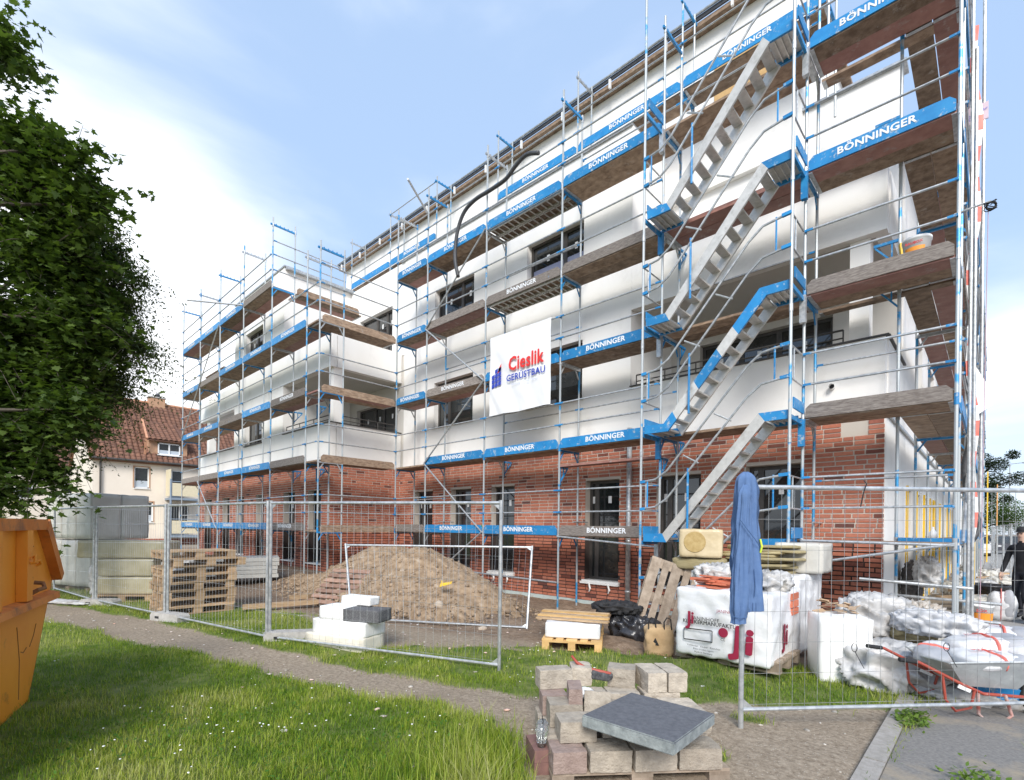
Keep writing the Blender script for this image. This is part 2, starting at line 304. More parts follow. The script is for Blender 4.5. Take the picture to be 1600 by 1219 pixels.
def height(x, y):
    z = (vnoise(x, y, .6, 3)-.5)*.06+(vnoise(x, y, 2.3, 4)-.5)*.03
    near = smooth01(0.4, -0.6, x)*smooth01(6.6, 9.2, y)*smooth01(-13, -10.5, x)
    z = z*smooth01(14, 10, np.hypot(x+5, y-4)*.6)
    z = z-.24*near*smooth01(-.8, -2.2, x)
    dirt = smooth01(4.5, 6.5, y)*smooth01(-1.0, -2.5, x)*smooth01(-24, -16, x)*smooth01(12, 9, y)
    z = z+dirt*((vnoise(x, y, 1.3, 6)-.4)*.16+(vnoise(x, y, 5, 7)-.5)*.06)
    z = z+.2*smooth01(-12.5, -14.5, x)*smooth01(5, 7, y)*smooth01(30, 10, np.abs(y))
    z = z*smooth01(-.45, -.9, x)
    g = masks(x, y); z = z+.02*g
    return z
def axis(a, b, step, lo, hi, grow=1.35):
    l = list(np.arange(a, b+1e-6, step)); s = step; x = l[0]
    while x > lo: s *= grow; x -= s; l.insert(0, x)
    s = step; x = l[-1]
    while x < hi: s *= grow; x += s; l.append(x)
    return np.array(l)
gx = axis(-16, 2.2, .065, -900, 900); gy = axis(-.5, 10.6, .065, -900, 900)
XX, YY = np.meshgrid(gx, gy); ZZ = height(XX, YY); gm = masks(XX, YY)
nx, ny = len(gx), len(gy)
vs = np.stack([XX, YY, ZZ], -1).reshape(-1, 3)
ii = (np.arange(ny-1)[:, None]*nx+np.arange(nx-1)[None, :]).ravel(); fs = np.stack([ii, ii+1, ii+nx+1, ii+nx], 1)
def np_mesh(name, vs, fs, m, attrs=None, smooth=True):
    me = bpy.data.meshes.new(name); me.vertices.add(len(vs)); me.vertices.foreach_set('co', np.asarray(vs, 'f').ravel())
    k = fs.shape[1]; me.loops.add(fs.size); me.loops.foreach_set('vertex_index', fs.astype('i').ravel()); me.polygons.add(len(fs))
    me.polygons.foreach_set('loop_start', np.arange(0, fs.size, k, dtype='i'))
    for nme, arr in (attrs or {}).items():
        a = me.attributes.new(nme, 'FLOAT', 'POINT'); a.data.foreach_set('value', np.asarray(arr, 'f').ravel())
    me.materials.append(m); me.update(calc_edges=True); me.validate()
    if smooth: me.shade_smooth()
    return me
def ground_mat():
    m = bpy.data.materials.new('ground_soil_gravel_turf'); m.use_nodes = True; t = m.node_tree; b = t.nodes['Principled BSDF']; n, l = t.nodes.new, t.links.new
    b.inputs['Roughness'].default_value = .97; b.inputs['Specular IOR Level'].default_value = .2
    g = n('ShaderNodeNewGeometry'); pos = g.outputs['Position']
    def noi(sc, de=6, ro=.6):
        k = n('ShaderNodeTexNoise'); k.inputs['Scale'].default_value = sc; k.inputs['Detail'].default_value = de; k.inputs['Roughness'].default_value = ro; l(pos, k.inputs[0]); return k.outputs[0]
    def ramp(v, a, bb, c1, c2):
        r = n('ShaderNodeMapRange'); r.inputs[1].default_value = a; r.inputs[2].default_value = bb; l(v, r.inputs[0])
        x = n('ShaderNodeMix'); x.data_type = 'RGBA'; l(r.outputs[0], x.inputs[0])
        for i, c in ((6, c1), (7, c2)):
            if isinstance(c, tuple): x.inputs[i].default_value = (*c, 1)
            else: l(c, x.inputs[i])
        return x.outputs[2]
    big = noi(1.1); fine = noi(26, 6, .75)
    grav = ramp(fine, .36, .66, (.20, .155, .11), (.40, .33, .25))
    soil = ramp(noi(9, 8, .7), .35, .68, (.14, .095, .065), (.30, .22, .155))
    at = n('ShaderNodeAttribute'); at.attribute_name = 'soil'
    base = ramp(at.outputs['Fac'], .3, .7, grav, soil)
    vor = n('ShaderNodeTexVoronoi'); vor.inputs['Scale'].default_value = 34; l(pos, vor.inputs[0])
    base = ramp(vor.outputs['Distance'], .09, .16, (.50, .46, .40), base)
    base = ramp(big, .58, .72, base, (.255, .20, .15))
    ag = n('ShaderNodeAttribute'); ag.attribute_name = 'grass'
    gr = ramp(noi(5), .38, .66, (.08, .125, .02), (.19, .21, .07))
    base = ramp(ag.outputs['Fac'], .25, .6, base, gr)
    ar = n('ShaderNodeAttribute'); ar.attribute_name = 'red'
    base = ramp(ar.outputs['Fac'], .3, .8, base, ramp(fine, .35, .65, (.36, .20, .145), (.55, .40, .33)))
    l(base, b.inputs['Base Color'])
    bp = n('ShaderNodeBump'); bp.inputs['Strength'].default_value = .7; bp.inputs['Distance'].default_value = .02; l(fine, bp.inputs['Height']); l(bp.outputs[0], b.inputs['Normal'])
    return m
gmat = ground_mat()
soilm = smooth01(3.6, 5.2, YY-.25*np.clip(XX+9, -3, 5))*smooth01(-.9, -2.4, XX)*smooth01(40, 30, np.abs(XX))
redm = smooth01(.62, .25, np.hypot((XX+.95)/.9, (YY-3.15)/.55)+.35*(vnoise(XX, YY, 3, 8)-.5))
put('ground', np_mesh('ground', vs, fs, gmat, {'grass': gm, 'soil': soilm, 'red': redm}), kind='structure')
def gz(x, y): return float(height(np.array([x]), np.array([y]))[0])
# ------------------------------------------------------------------ apartment building
MY, EX, WX, WY, SY = 10.38, -1.33, -15.25, 7.76, 12.0     # main wall face, end wall face, wing side face, wing front face, set-back storey face
bld = thing('apartment_building', 'new brick and white rendered apartment block behind the scaffolding', 'building', (-8, 14, 0))
BO = Vector((-8, 14, 0))
class Frame:
    """wall frame: s along the wall, n outward from its face, z up"""
    def __init__(s, kind, c, par=None): s.k = kind; s.c = c; s.o = BO if par is None else par
    def P(s, a, n, z):
        if s.k == 'Y': return Vector((a, s.c-n, z))-s.o
        return Vector((s.c+n, a, z))-s.o
    def box(s, mb, s0, s1, n0, n1, z0, z1, m):
        p = [s.P(a, n, z) for z in (z0, z1) for a, n in ((s0, n0), (s1, n0), (s1, n1), (s0, n1))]
        mb.hexa(p, m)
def wall(fr, s0, s1, z0, z1, holes, th, m, name='wall', n=0):
    """one mesh: wall slab with openings cut out"""
    mb = MB(); xs = sorted({s0, s1, *[h[0] for h in holes], *[h[1] for h in holes]}); xs = [x for x in xs if s0 <= x <= s1]
    for a, b in zip(xs, xs[1:]):
        zz = [(h[2], h[3]) for h in holes if h[0] < (a+b)/2 < h[1]]; zz.sort(); z = z0
        for lo, hi in zz:
            if lo > z: fr.box(mb, a, b, n-th, n, z, lo, m)
            z = max(z, hi)
        if z < z1: fr.box(mb, a, b, n-th, n, z, z1, m)
    return mb.build(name, bld)
bricks_all = []
RH, BL, JT = .083, .292, .021
def lay_bricks(fr, s0, s1, z0, z1, holes):
    r = 0; z = z0
    while z+RH-JT <= z1+1e-6:
        off = (r % 2)*.152+random.uniform(-.012, .012); a = s0-off
        while a < s1:
            ln = BL if random.random() > .12 else BL/2
            ln -= .007
            x0, x1 = max(a, s0), min(a+ln, s1); segs = [(x0, x1)]
            for h in holes:
                if z+RH-JT > h[2]+.01 and z < h[3]-.01:
                    ns = []
                    for p, q in segs:
                        if q <= h[0] or p >= h[1]: ns.append((p, q)); continue
                        if p < h[0]: ns.append((p, h[0]))
                        if q > h[1]: ns.append((h[1], q))
                    segs = ns
            for p, q in segs:
                if q-p > .03: bricks_all.append((fr, p, q, z, random.uniform(.008, .014), random.uniform(-.0015, .0015)))
            a += ln+JT
        z += RH; r += 1
mainF, endF, wsF, wfF, sbF = Frame('Y', MY), Frame('X', EX), Frame('X', WX), Frame('Y', WY), Frame('Y', SY)
GZ0, GZ1, BT = .40, 2.82, 3.62
gm_holes = [(-14.38, -13.37, GZ0, GZ1), (-12.45, -11.5, GZ0, GZ1), (-10.63, -9.70, GZ0, GZ1), (-7.32, -6.36, GZ0, GZ1), (-5.42, -4.42, GZ0, GZ1), (-3.53, -2.55, GZ0-.1, GZ1+.08)]
gw_holes = [(-27.7, -26.7, .4, 2.8), (-25.2, -24.3, .4, 2.8), (-23.5, -22.6, .4, 2.8), (-21.3, -20.5, .4, 2.8), (-18.7, -17.75, .4, 2.8), (-16.75, -15.8, .4, 2.8)]
wall(mainF, WX, EX-.01, -.5, BT, gm_holes, .30, mortar, 'brick_wall')
wall(wsF, WY+.3, MY, -.5, BT, [], .30, mortar, 'brick_wall')
wall(wfF, -28.6, WX, -.5, BT, gw_holes, .30, mortar, 'brick_wall')
lay_bricks(mainF, WX+.01, EX, -.10, BT, gm_holes+[(-1.95, -1.55, 3.3, 3.7)])
lay_bricks(wsF, WY, MY, -.10, BT, [])
lay_bricks(wfF, -28.6, WX, .0, BT, gw_holes)
# nearest three hundred bricks are parts of their own, the rest is one real-geometry part
CAMP = Vector((0, 0, 1.65))
bw = [o for o in bld.children if o.name.startswith('brick_wall')]
bricks_all.sort(key=lambda b: (b[0].P((b[1]+b[2])/2, 0, b[3])+BO-CAMP).length)
far = MB(); shared = {}
for i, (fr, p, q, z, d, j) in enumerate(bricks_all):
    if i < 298 and fr is mainF:
        ln = round(q-p, 2)
        if ln not in shared:
            mb = MB(); mb.box((-ln/2, -.012, 0), (ln/2, .0, RH-JT), brickm); shared[ln] = mb.mesh('brick')
        c = fr.P((p+q)/2, 0, z+j); put('brick', shared[ln], bw[0], loc=(c.x, c.y-.0005+random.uniform(-.002, .002), c.z))
    else: fr.box(far, p, q, -.004, d, z+j, z+j+RH-JT, brickm)
far.build('brick', bw[0], norm=False, kind='stuff')
# rendered upper walls
def mk(fr, *a, m=plaster, **k): return wall(fr, *a, m=m, **k)
up_holes = [(-13.35, -11.47, 4.87, 6.33), (-9.3, -7.45, 4.87, 6.33), (-13.35, -11.47, 7.85, 9.36), (-9.33, -7.45, 7.85, 9.36)]
mk(mainF, WX+.2, -6.1, BT+.003, 10.92, up_holes, .32, n=.02)
LZ = (3.623, 4.90, 6.68, 7.72)
LS = -6.1
for fr, a, b in ((mainF, LS+.003, EX),):
    mk(fr, a, b, LZ[0], LZ[1], [], .2, n=.02, name='balcony_parapet'); mk(fr, a, b, LZ[2], LZ[3], [], .2, n=.02, name='loggia_band')
mk(endF, MY+.18, 12.5, LZ[0], LZ[1], [], .2, n=.02, name='balcony_parapet'); mk(endF, MY+.18, 12.5, LZ[2], LZ[3], [], .2, n=.02, name='loggia_band')
def slab(x0, y0, x1, y1, z0, z1, m, name): return MB().box(Vector((x0, y0, z0))-BO, Vector((x1, y1, z1))-BO, m).build(name, bld)
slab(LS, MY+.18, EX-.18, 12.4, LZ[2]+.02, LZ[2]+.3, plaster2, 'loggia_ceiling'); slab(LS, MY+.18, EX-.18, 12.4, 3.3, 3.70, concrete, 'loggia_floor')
slab(LS-.2, MY+.3, LS, 12.5, 3.6, 10.9, plaster, 'loggia_side_wall')
lw = [(-5.35, -2.5, 3.75, 6.22)]
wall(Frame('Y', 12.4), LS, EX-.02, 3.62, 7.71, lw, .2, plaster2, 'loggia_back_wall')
slab(-1.87, 10.50, -1.58, 10.82, 4.6, LZ[2]+.02, plaster, 'column')
slab(-3.3, 12.15, -1.36, 12.4, LZ[3], 10.6, plaster, 'terrace_wall'); slab(-6.1, 12.15, -3.3, 12.4, LZ[3], 9.8, plaster, 'terrace_wall')
MB().box(Vector((-3.2, 12.08, 10.6))-BO, Vector((-1.28, 12.47, 10.66))-BO, galv).build('coping', bld)
# end wall
eh = []
y = 13.2
while y < 42: eh.append((y, y+.95, .35, 2.55)); y += 1.75
mk(endF, MY+.02, 46, -.4, LZ[0]-.003, [h for h in eh], .3, name='end_wall', n=.012); 
uh = []
y = 15
while y < 42: uh += [(y, y+1.2, 4.8, 6.2), (y, y+1.2, 7.8, 9.2)]; y += 3.4
mk(endF, 12.52, 46, LZ[0], 9.6, uh, .3, name='end_wall')
for h in eh[:12]:
    mb = MB(); endF.box(mb, h[0]+.06, h[1]-.06, -.2, -.16, h[2]+.06, h[3]-.06, glass); f = MB()
    for a, b, c, d in ((h[0], h[0]+.06, h[2], h[3]), (h[1]-.06, h[1], h[2], h[3]), (h[0], h[1], h[2], h[2]+.06), (h[0], h[1], h[3]-.06, h[3])): endF.box(f, a, b, -.22, -.13, c, d, darkframe)
    wd = f.build('window', bld); mb.build('pane', wd)
    MB().bar(endF.P(h[0]-.03, .03, h[2]-.55+random.uniform(-.1, .2)), endF.P(h[0]-.03, .03, h[3]+.06), .05, .05, yellow).build('yellow_corner_strip', bld)
    MB().bar(endF.P(h[1]+.03, .03, h[2]), endF.P(h[1]+.03, .03, h[3]+.06), .05, .05, yellow if random.random() < .5 else whitepl).build('corner_strip', bld)
mb = MB(); endF.box(mb, MY+.02, 46, .02, .06, BT-.02, BT+.03, galv); mb.build('plinth_trim', bld)
mb = MB(); mainF.box(mb, WX+.02, EX+.03, .022, .05, BT-.004, BT+.022, galv); mb.build('plinth_trim', bld)
mb = MB(); mainF.box(mb, WX, EX, .0, .035, -.5, -.11, foundation); mb.build('foundation_insulation', bld)
# wing
wsF2 = wsF
mk(wsF, WY+.2, MY-.003, LZ[0], LZ[1], [], .2, name='balcony_parapet', n=.02); mk(wsF, WY+.2, MY-.003, LZ[2], LZ[3], [], .2, name='loggia_band', n=.02)
mk(wfF, -18.8, WX+.02, LZ[0], LZ[1], [], .2, name='balcony_parapet', n=.02); mk(wfF, -18.8, WX+.02, LZ[2], LZ[3], [], .2, name='loggia_band', n=.02)
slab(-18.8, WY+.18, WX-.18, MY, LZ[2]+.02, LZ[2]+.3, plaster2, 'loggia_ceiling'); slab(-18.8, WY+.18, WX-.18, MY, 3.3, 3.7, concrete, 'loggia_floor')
slab(WX-.36, WY+.12, WX-.06, WY+.42, 4.7, LZ[2]+.02, plaster, 'column')
wl = [(-18.3, -15.5, 3.75, 6.15)]
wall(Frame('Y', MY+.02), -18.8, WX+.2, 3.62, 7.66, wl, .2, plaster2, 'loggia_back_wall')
t2 = [(-18.1, -15.85, 7.75, 9.6)]
wall(Frame('Y', MY+.0), -18.8, WX+.2, 7.663, 10.92, t2, .3, plaster, 'terrace_back_wall')
wh = [(-22.55, -20.75, 4.85, 6.3), (-22.55, -20.75, 7.85, 9.45)]
mk(wfF, -23.8, -18.803, BT+.003, 11.0, wh, .3, n=.02); mk(Frame('X', -18.8), WY+.26, MY, LZ[0], 11.0, [], .3)
mk(wfF, -28.6, -23.803, LZ[0], 4.9, [], .2, n=.02, name='balcony_parapet'); mk(wfF, -28.6, -23.803, 6.6, 7.6, [], .2, n=.02, name='loggia_band')
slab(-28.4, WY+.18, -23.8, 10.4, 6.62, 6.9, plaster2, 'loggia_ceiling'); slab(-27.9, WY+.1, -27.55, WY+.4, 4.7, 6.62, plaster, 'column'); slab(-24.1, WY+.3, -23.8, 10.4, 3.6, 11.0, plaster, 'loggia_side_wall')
slab(-28.4, WY+.3, -16, 20, -.4, 3.3, plaster, 'inner_core'); slab(-23.8, 10.4, -18.8, 20, 3.3, 10.8, plaster, 'inner_core')
slab(-18.8, WY+.0, -18.62, MY, 10.9, 11.0, galv, 'coping'); slab(-23.82, WY-.06, -18.74, WY+.3, 11.003, 11.05, galv, 'coping')
slab(-16.0, MY+.32, -6.31, SY-.1, 9.5, 9.8, concrete, 'roof_slab'); slab(WX, MY-.07, -6.1, MY+.32, 10.923, 10.965, galv, 'coping')
# set-back top storey
mk(sbF, -22.2, -3.05, 9.8, 13.55, [], .3, name='top_storey_wall'); mk(Frame('X', -3.053), SY+.302, 20, 9.8, 13.55, [], .3, name='top_storey_wall')
MB().box(Vector((-22.4, SY-.28, 13.56))-BO, Vector((-2.85, 20, 13.66))-BO, wood).build('roof_overhang', bld)
MB().box(Vector((-22.4, SY-.32, 13.68))-BO, Vector((-2.8, SY-.285, 13.78))-BO, hose_m).build('roof_edge', bld)
MB().tube([Vector((-22.4, SY-.35, 13.80))-BO, Vector((-2.8, SY-.35, 13.80))-BO], .03, galv).build('gutter', bld)
for i in range(13): MB().box((-22+i*1.6-BO.x, SY-.40-BO.y, 13.42), (-21.95+i*1.6-BO.x, SY-.34-BO.y, 13.66), whitepl).build('gutter_bracket', bld)
MB().box(Vector((-4.9, SY-.03, 11.6))-BO, Vector((-3.15, SY-.002, 12.75))-BO, palnew).build('plywood_cover', bld)
# windows
def window(fr, h, mull=(.5,), rev=.16, sill=True, door=False, filmh=0, open_=False):
    s0, s1, z0, z1 = h; f = MB(); w_ = .07
    for a, b, c, d in ((s0, s0+w_, z0, z1), (s1-w_, s1, z0, z1), (s0+w_, s1-w_, z0, z0+w_), (s0+w_, s1-w_, z1-w_, z1)): fr.box(f, a, b, -rev-.07, -rev, c, d, darkframe)
    xs = [s0+w_]
    for k in mull:
        c = s0+(s1-s0)*k; fr.box(f, c-.055, c+.055, -rev-.07, -rev+.006, z0+w_, z1-w_, darkframe); xs += [c-.055, c+.055]
    xs.append(s1-w_); o = f.build('window', bld)
    for a, b in zip(xs[::2], xs[1::2]):
        g = MB(); fr.box(g, a-.002, b+.002, -rev-.045, -rev-.03, z0+w_-.002, z1-w_+.002, glass); g.build('pane', o)
        if filmh:
            g = MB(); fr.box(g, a, b, -rev-.029, -rev-.024, z0+w_, z0+w_+filmh, film); g.build('protective_film', o)
        lb = MB(); c = (a+b)/2; fr.box(lb, c-.06, c+.03, -rev-.029, -rev-.026, z1-.55, z1-.38, whitepl); lb.build('pane_sticker', o)
    if sill: g = MB(); fr.box(g, s0-.04, s1+.04, -rev, .075, z0-.035, z0+.003, darkframe if not door else eps); g.build('sill', o)
    return o
for h in gm_holes: window(mainF, h, (.22,), door=True, rev=.2)
for h in gw_holes: window(wfF, h, (.6,), door=True, rev=.2)
for i, h in enumerate(up_holes): window(mainF, h, (.30 if i < 2 else .62,) if i != 3 else (.62,), filmh=.75 if i == 3 else 0)
window(Frame('Y', MY+.0), t2[0], (.45, .75)); window(Frame('Y', 12.4), lw[0], (.33, .62), sill=False); window(Frame('Y', MY+.02), wl[0], (.4, .6), sill=False)
for h in wh: window(wfF, h, (.45,))
# reveals have a rendered rear wall: rooms behind the glass
for fr, a, b, z0, z1 in ((mainF, WX+.4, EX-.4, -.3, 3.5), (mainF, WX+.4, -6.2, 3.7, 10.8)):
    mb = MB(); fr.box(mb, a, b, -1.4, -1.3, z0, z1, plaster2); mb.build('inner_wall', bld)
# loggia railings
def railing(fr, a, b, z, n):
    mb = MB(); mb.tube([fr.P(a, n, z+.28), fr.P(b, n, z+.28)], .018, darkframe, 6); mb.tube([fr.P(a, n, z+.14), fr.P(b, n, z+.14)], .014, darkframe, 6)
    k = a
    while k <= b+.01: mb.tube([fr.P(k, n, z-.02), fr.P(k, n, z+.28)], .014, darkframe, 6); k += (b-a)/3
    mb.build('railing', bld)
railing(mainF, -6.0, -3.9, 4.9, -.08); railing(mainF, -3.8, -1.95, 4.9, -.08); railing(wfF, -18.7, -15.5, 4.9, -.08); railing(wsF, WY+.4, MY-.2, 4.9, -.08)
for fr, a, b in ((mainF, -6.1, EX), (wfF, -18.8, WX), (wfF, -28.6, -23.8)):
    mb = MB(); fr.box(mb, a, b+.05, -.23, .06, 4.903, 4.93, darkframe); mb.build('parapet_cap', bld)
for fr, a, b in ((endF, MY, 12.5), (wsF, WY-.04, MY)):
    mb = MB(); fr.box(mb, a+.0, b, -.2, .06, 4.905, 4.932, darkframe); mb.build('parapet_cap', bld)
MB().tube([mainF.P(-2.08, .01, 4.18), mainF.P(-2.08, .12, 4.18)], .045, whitepl, 14, cap=False).build('vent_pipe', bld); MB().tube([mainF.P(-2.08, .02, 4.18), mainF.P(-2.08, .05, 4.18)], .043, black, 14).build('vent_pipe_shade', bld)  # black plug inside the pipe, painted as its shaded bore
mb = MB(); mb.tube([mainF.P(-6.05, .10, -.3), mainF.P(-6.05, .10, 3.95)], .06, galv, 14)
for z in (.2, 1.35, 3.0): mb.lathe([(.06, 0), (.068, .005), (.068, .04), (.06, .045)], mainF.P(-6.05, .10, z), galv)
mb.build('downpipe', bld, smooth=True)
for h in (gm_holes[2], gm_holes[3]):
    mb = MB(); mainF.box(mb, h[0]-.08, h[1]+.04, -.1, .09, h[2]-.09, h[2]-.036, eps)
    for x in (.18, .72): mb.tube([mainF.P(h[0]+x, .08, h[2]-.06), mainF.P(h[0]+x+.06, .10, h[2]-.2), mainF.P(h[0]+x+.02, .09, h[2]-.28)], [.02, .025, .01], eps, 6)
    mb.build('foam_sill_strip', bld)
# ------------------------------------------------------------------ scaffolding
LV = {k: 1.52+2*(k-1) for k in range(0, 9)}
class Scaf:
    def __init__(s, root, org, a, b):      # a: along, b: towards the wall
        s.r = root; s.o = Vector(org); s.a = Vector(a); s.b = Vector(b)
    def P(s, t, w_, z): return s.o+s.a*t+s.b*w_+Vector((0, 0, z))
    def standard(s, t, w_, z0, z1):
        mb = MB(); p = s.P(t, w_, 0); mb.tube([p+Vector((0, 0, z0)), p+Vector((0, 0, z1))], .024, bluepost, 8)
        for k in range(1, 8):
            if z0 < LV[k]-.05 < z1: mb.tube([p+Vector((0, 0, LV[k]-.10)), p+Vector((0, 0, LV[k]+.06))], .030, blue if (int(abs(t)*10)+k) % 5 == 0 else galv, 8)
        mb.tube([p+Vector((0, 0, z0-.02)), p+Vector((0, 0, z0+.22))], .018, galv, 6); mb.box(p+Vector((-.07, -.07, z0-.03)), p+Vector((.07, .07, z0-.02)), galv)
        return mb.build('standard', s.r, smooth=False)
    def transom(s, t, z, w0=0, w1=.73, m=blue, name='transom'):
        mb = MB(); mb.bar(s.P(t, w0, z-.075), s.P(t, w1, z-.075), .045, .05, m)
        mb.bar(s.P(t, w0+.02, z-.30), s.P(t, w0+.16, z-.09), .02, .03, m); mb.bar(s.P(t, w1-.02, z-.30), s.P(t, w1-.16, z-.09), .02, .03, m)
        return mb.build(name, s.r)
    def topbar(s, t, z, m=galv):
        mb = MB(); mb.bar(s.P(t, -.08, z), s.P(t, .76, z), .04, .05, m)
        for k in range(5): mb.box(s.P(t, .1+k*.13, z+.02)-Vector((.012, .012, 0)), s.P(t, .1+k*.13, z+.06)+Vector((.012, .012, 0)), m)
        mb.build('top_crossbar', s.r)
    def rail(s, t0, t1, z, w_=-.035, m=galv, name='guard_rail'):
        mb = MB(); mb.tube([s.P(t0, w_, z), s.P(t1, w_, z)], .0185, m, 7)
        sg = 1 if t1 > t0 else -1
        for t, d in ((t0, 1), (t1, -1)):
            mb.bar(s.P(t+sg*d*.02, w_-.012, z), s.P(t+sg*d*.12, w_-.012, z), .014, .034, blue); mb.bar(s.P(t+sg*d*.016, w_-.03, z-.005), s.P(t+sg*d*.016, w_+.04, z-.005), .022, .036, blue)
        return mb.build(name, s.r)
    def plank(s, t0, t1, z, w0, w1, m):
        mb = MB(); c = .03 if t1 > t0 else -.03; dz = random.uniform(-.006, .004)
        p = [s.P(t, w_, z+h+dz) for h in (-.055, -.01) for t, w_ in ((t0+c, w0), (t1-c, w0), (t1-c, w1), (t0+c, w1))]; mb.hexa(p, m)
        for t in (t0+c, t1-c-.0):
            sg = .06 if (t == t0+c) == (t1 > t0) else -.06
            p = [s.P(tt, w_, z+h+dz) for h in (-.062, -.056) for tt, w_ in ((t, w0), (t+sg, w0), (t+sg, w1), (t, w1))]; mb.hexa(p, galv)
        return mb.build('deck_plank', s.r)
    def alu_deck(s, t0, t1, z):
        mb = MB(); n = 14
        for w_ in (.05, .34, .40, .69): mb.bar(s.P(t0, w_, z-.04), s.P(t1, w_, z-.04), .03, .06, alu)
        for i in range(1, n):
            t = t0+(t1-t0)*i/n; mb.bar(s.P(t, .05, z-.06), s.P(t, .69, z-.06), .025, .02, alu)
        mb.bar(s.P(t0+.02*(1 if t1 > t0 else -1), .37, z-.01), s.P(t1-.02*(1 if t1 > t0 else -1), .37, z-.01), .66, .012, wood)
        return mb.build('aluminium_access_deck', s.r)
    def toe(s, t0, t1, z, m, txt=True, w_=-.03, fade=False):
        sg = 1 if t1 > t0 else -1; a, b = t0+sg*.04, t1-sg*.04; c = sg*.07; h = .185
        poly = [s.P(a, w_, z-.035), s.P(b, w_, z-.035), s.P(b, w_, z+h*.62), s.P(b-c, w_, z+h), s.P(a+c, w_, z+h), s.P(a, w_, z+h*.62)]
        o = MB().prism(poly, s.b*.028, m).build('toe_board', s.r)
        if txt:
            mid = (t0+t1)/2+random.uniform(-.04, .04)
            nrm = -s.b; xd = Vector((0, 0, 1)).cross(nrm)
            text('BÖNNINGER', .152, white_txt, o, s.P(mid, w_-.003, z+.085), xd, (0, 0, 1), bold=.032, sx=1.08)
        return o
    def brace(s, t0, z0, t1, z1, w_=-.06, name='diagonal_brace', m=galv): MB().tube([s.P(t0, w_, z0), s.P(t1, w_, z1)], .021, m, 8).build(name, s.r)
    def bracket(s, t, z, w0=.73, ln=.32, m=blue):
        mb = MB(); mb.bar(s.P(t, w0, z-.05), s.P(t, w0+ln, z-.05), .035, .045, m); mb.bar(s.P(t, w0+.01, z-.42), s.P(t, w0+ln-.02, z-.08), .025, .025, m); mb.bar(s.P(t, w0+.03, z-.45), s.P(t, w0+.03, z-.03), .035, .03, m)
        mb.bar(s.P(t, w0+.16, z-.25), s.P(t, w0+.16, z-.06), .02, .02, m); mb.build('console_bracket', s.r)
def bay(sc, t0, t1, k, style, rails=(.5, 1.0), planks=None, inner=False):
    z = LV[k]
    tb = {'B': blue, 'b': blue, 'W': greywood, 'w': greywood, 'n': None, 'A': blue, 'V': greywood, '-': None}[style]
    if tb: sc.toe(t0, t1, z, tb, style in 'BAVW')
    pk = planks or random.choice(['ww', 'wr', 'rw', 'ww'])
    if style in 'AV': sc.alu_deck(t0, t1, z)
    elif style != '-':
        for i, c in enumerate(pk): sc.plank(t0, t1, z, -.005+i*.35, .34+i*.35, redply if c == 'r' else wood)
    for r_ in rails: sc.rail(t0, t1, z+r_)
MS = [-.39, -2.28, -4.79, -7.30, -9.82, -12.36, -13.92]
fs_ = thing('facade_scaffold', 'five level scaffold with blue toe boards along the long middle front', 'scaffold', (-7.3, 9.3, 0))
ms = Scaf(fs_, Vector((0, 9.3, 0))-Vector((-7.3, 9.3, 0)), (1, 0, 0), (0, 1, 0))
for i, x in enumerate(MS):
    z0 = -.22 if x < -3 else -.02
    if i == 0: z0 = .05
    ms.standard(x, 0, z0, 11.75 if i not in (0,) else 14.2); ms.standard(x, .73, z0, 11.6)
    for k in range(1, 6): ms.transom(x, LV[k], m=blue if (i+k) % 3 else galv)
    ms.topbar(x, 11.5, blue if i in (2, 3, 5) else galv)
TB = {5: 'BnBABB', 4: 'BnwVwB', 3: 'wnBBWB', 2: 'wnBBBn', 1: 'nnWBBw'}
TB = {5: 'BnBABB', 4: 'BnwVwB', 3: 'wnBBWB', 2: 'wnBBBn', 1: 'nnWBBw'}
PK = {5: 'wr ww ww ww ww wr', 4: 'rw rr ww ww rw wr', 3: 'rw ww ww ww wr wr', 2: 'ww ww ww ww ww ww', 1: 'ww ww ww ww ww ww'}
for k in range(1, 6):
    pks = PK[k].split()
    for i, c in enumerate(TB[k]):
        bay(ms, MS[i+1], MS[i], k, c, planks=pks[i], rails=() if i == 1 else (.5, 1.0))
    if k < 6:
        for i in range(6):
            if random.random() < .35: ms.rail(MS[i+1], MS[i], LV[k]+1.0, w_=.76)
for k, pl in ((5, 'w'), (4, 'r'), (4.0, 'r')):      # extra inner planks on brackets
    pass
ms.plank(MS[1], MS[0], LV[5], .80, 1.0, wood); ms.plank(MS[2], MS[1], LV[4]+.55, .80, 1.02, redply); ms.plank(MS[1], MS[0], LV[4]+.42, .80, 1.02, redply); ms.plank(MS[1], MS[0], LV[3]-.02, .80, .98, wood)
ms.brace(MS[4], LV[5]+.0, MS[5], LV[4]); ms.brace(MS[5], LV[4], MS[4], LV[3]); ms.brace(MS[4], LV[3], MS[5], LV[2]); ms.brace(MS[5], LV[2], MS[4], LV[1]); ms.brace(MS[4], LV[1], MS[5], -.1)
ms.brace(MS[1]+.0, LV[1]-.02, MS[0], LV[1]-.04); ms.brace(MS[1]-1.0, LV[1]-.62, MS[0], LV[1]-.02)
ms.brace(MS[3], LV[1]-.06, MS[2], LV[1]-.22, name='ledger_tube'); ms.brace(MS[5], LV[1]-1.05, MS[3], LV[1]-1.12, name='ledger_tube')
MB().tube([ms.P(-12.36, -.05, 11.0), ms.P(-11.5, -1.35, 10.95)], .03, galv, 10).build('loose_tube', fs_)
for t, k in ((MS[2], 2), (MS[3], 2)): ms.bracket(t, LV[k]-.42, w0=0)
ms.plank(MS[3]-.1, MS[2]+.12, LV[2]-.40, .0, .26, redply)
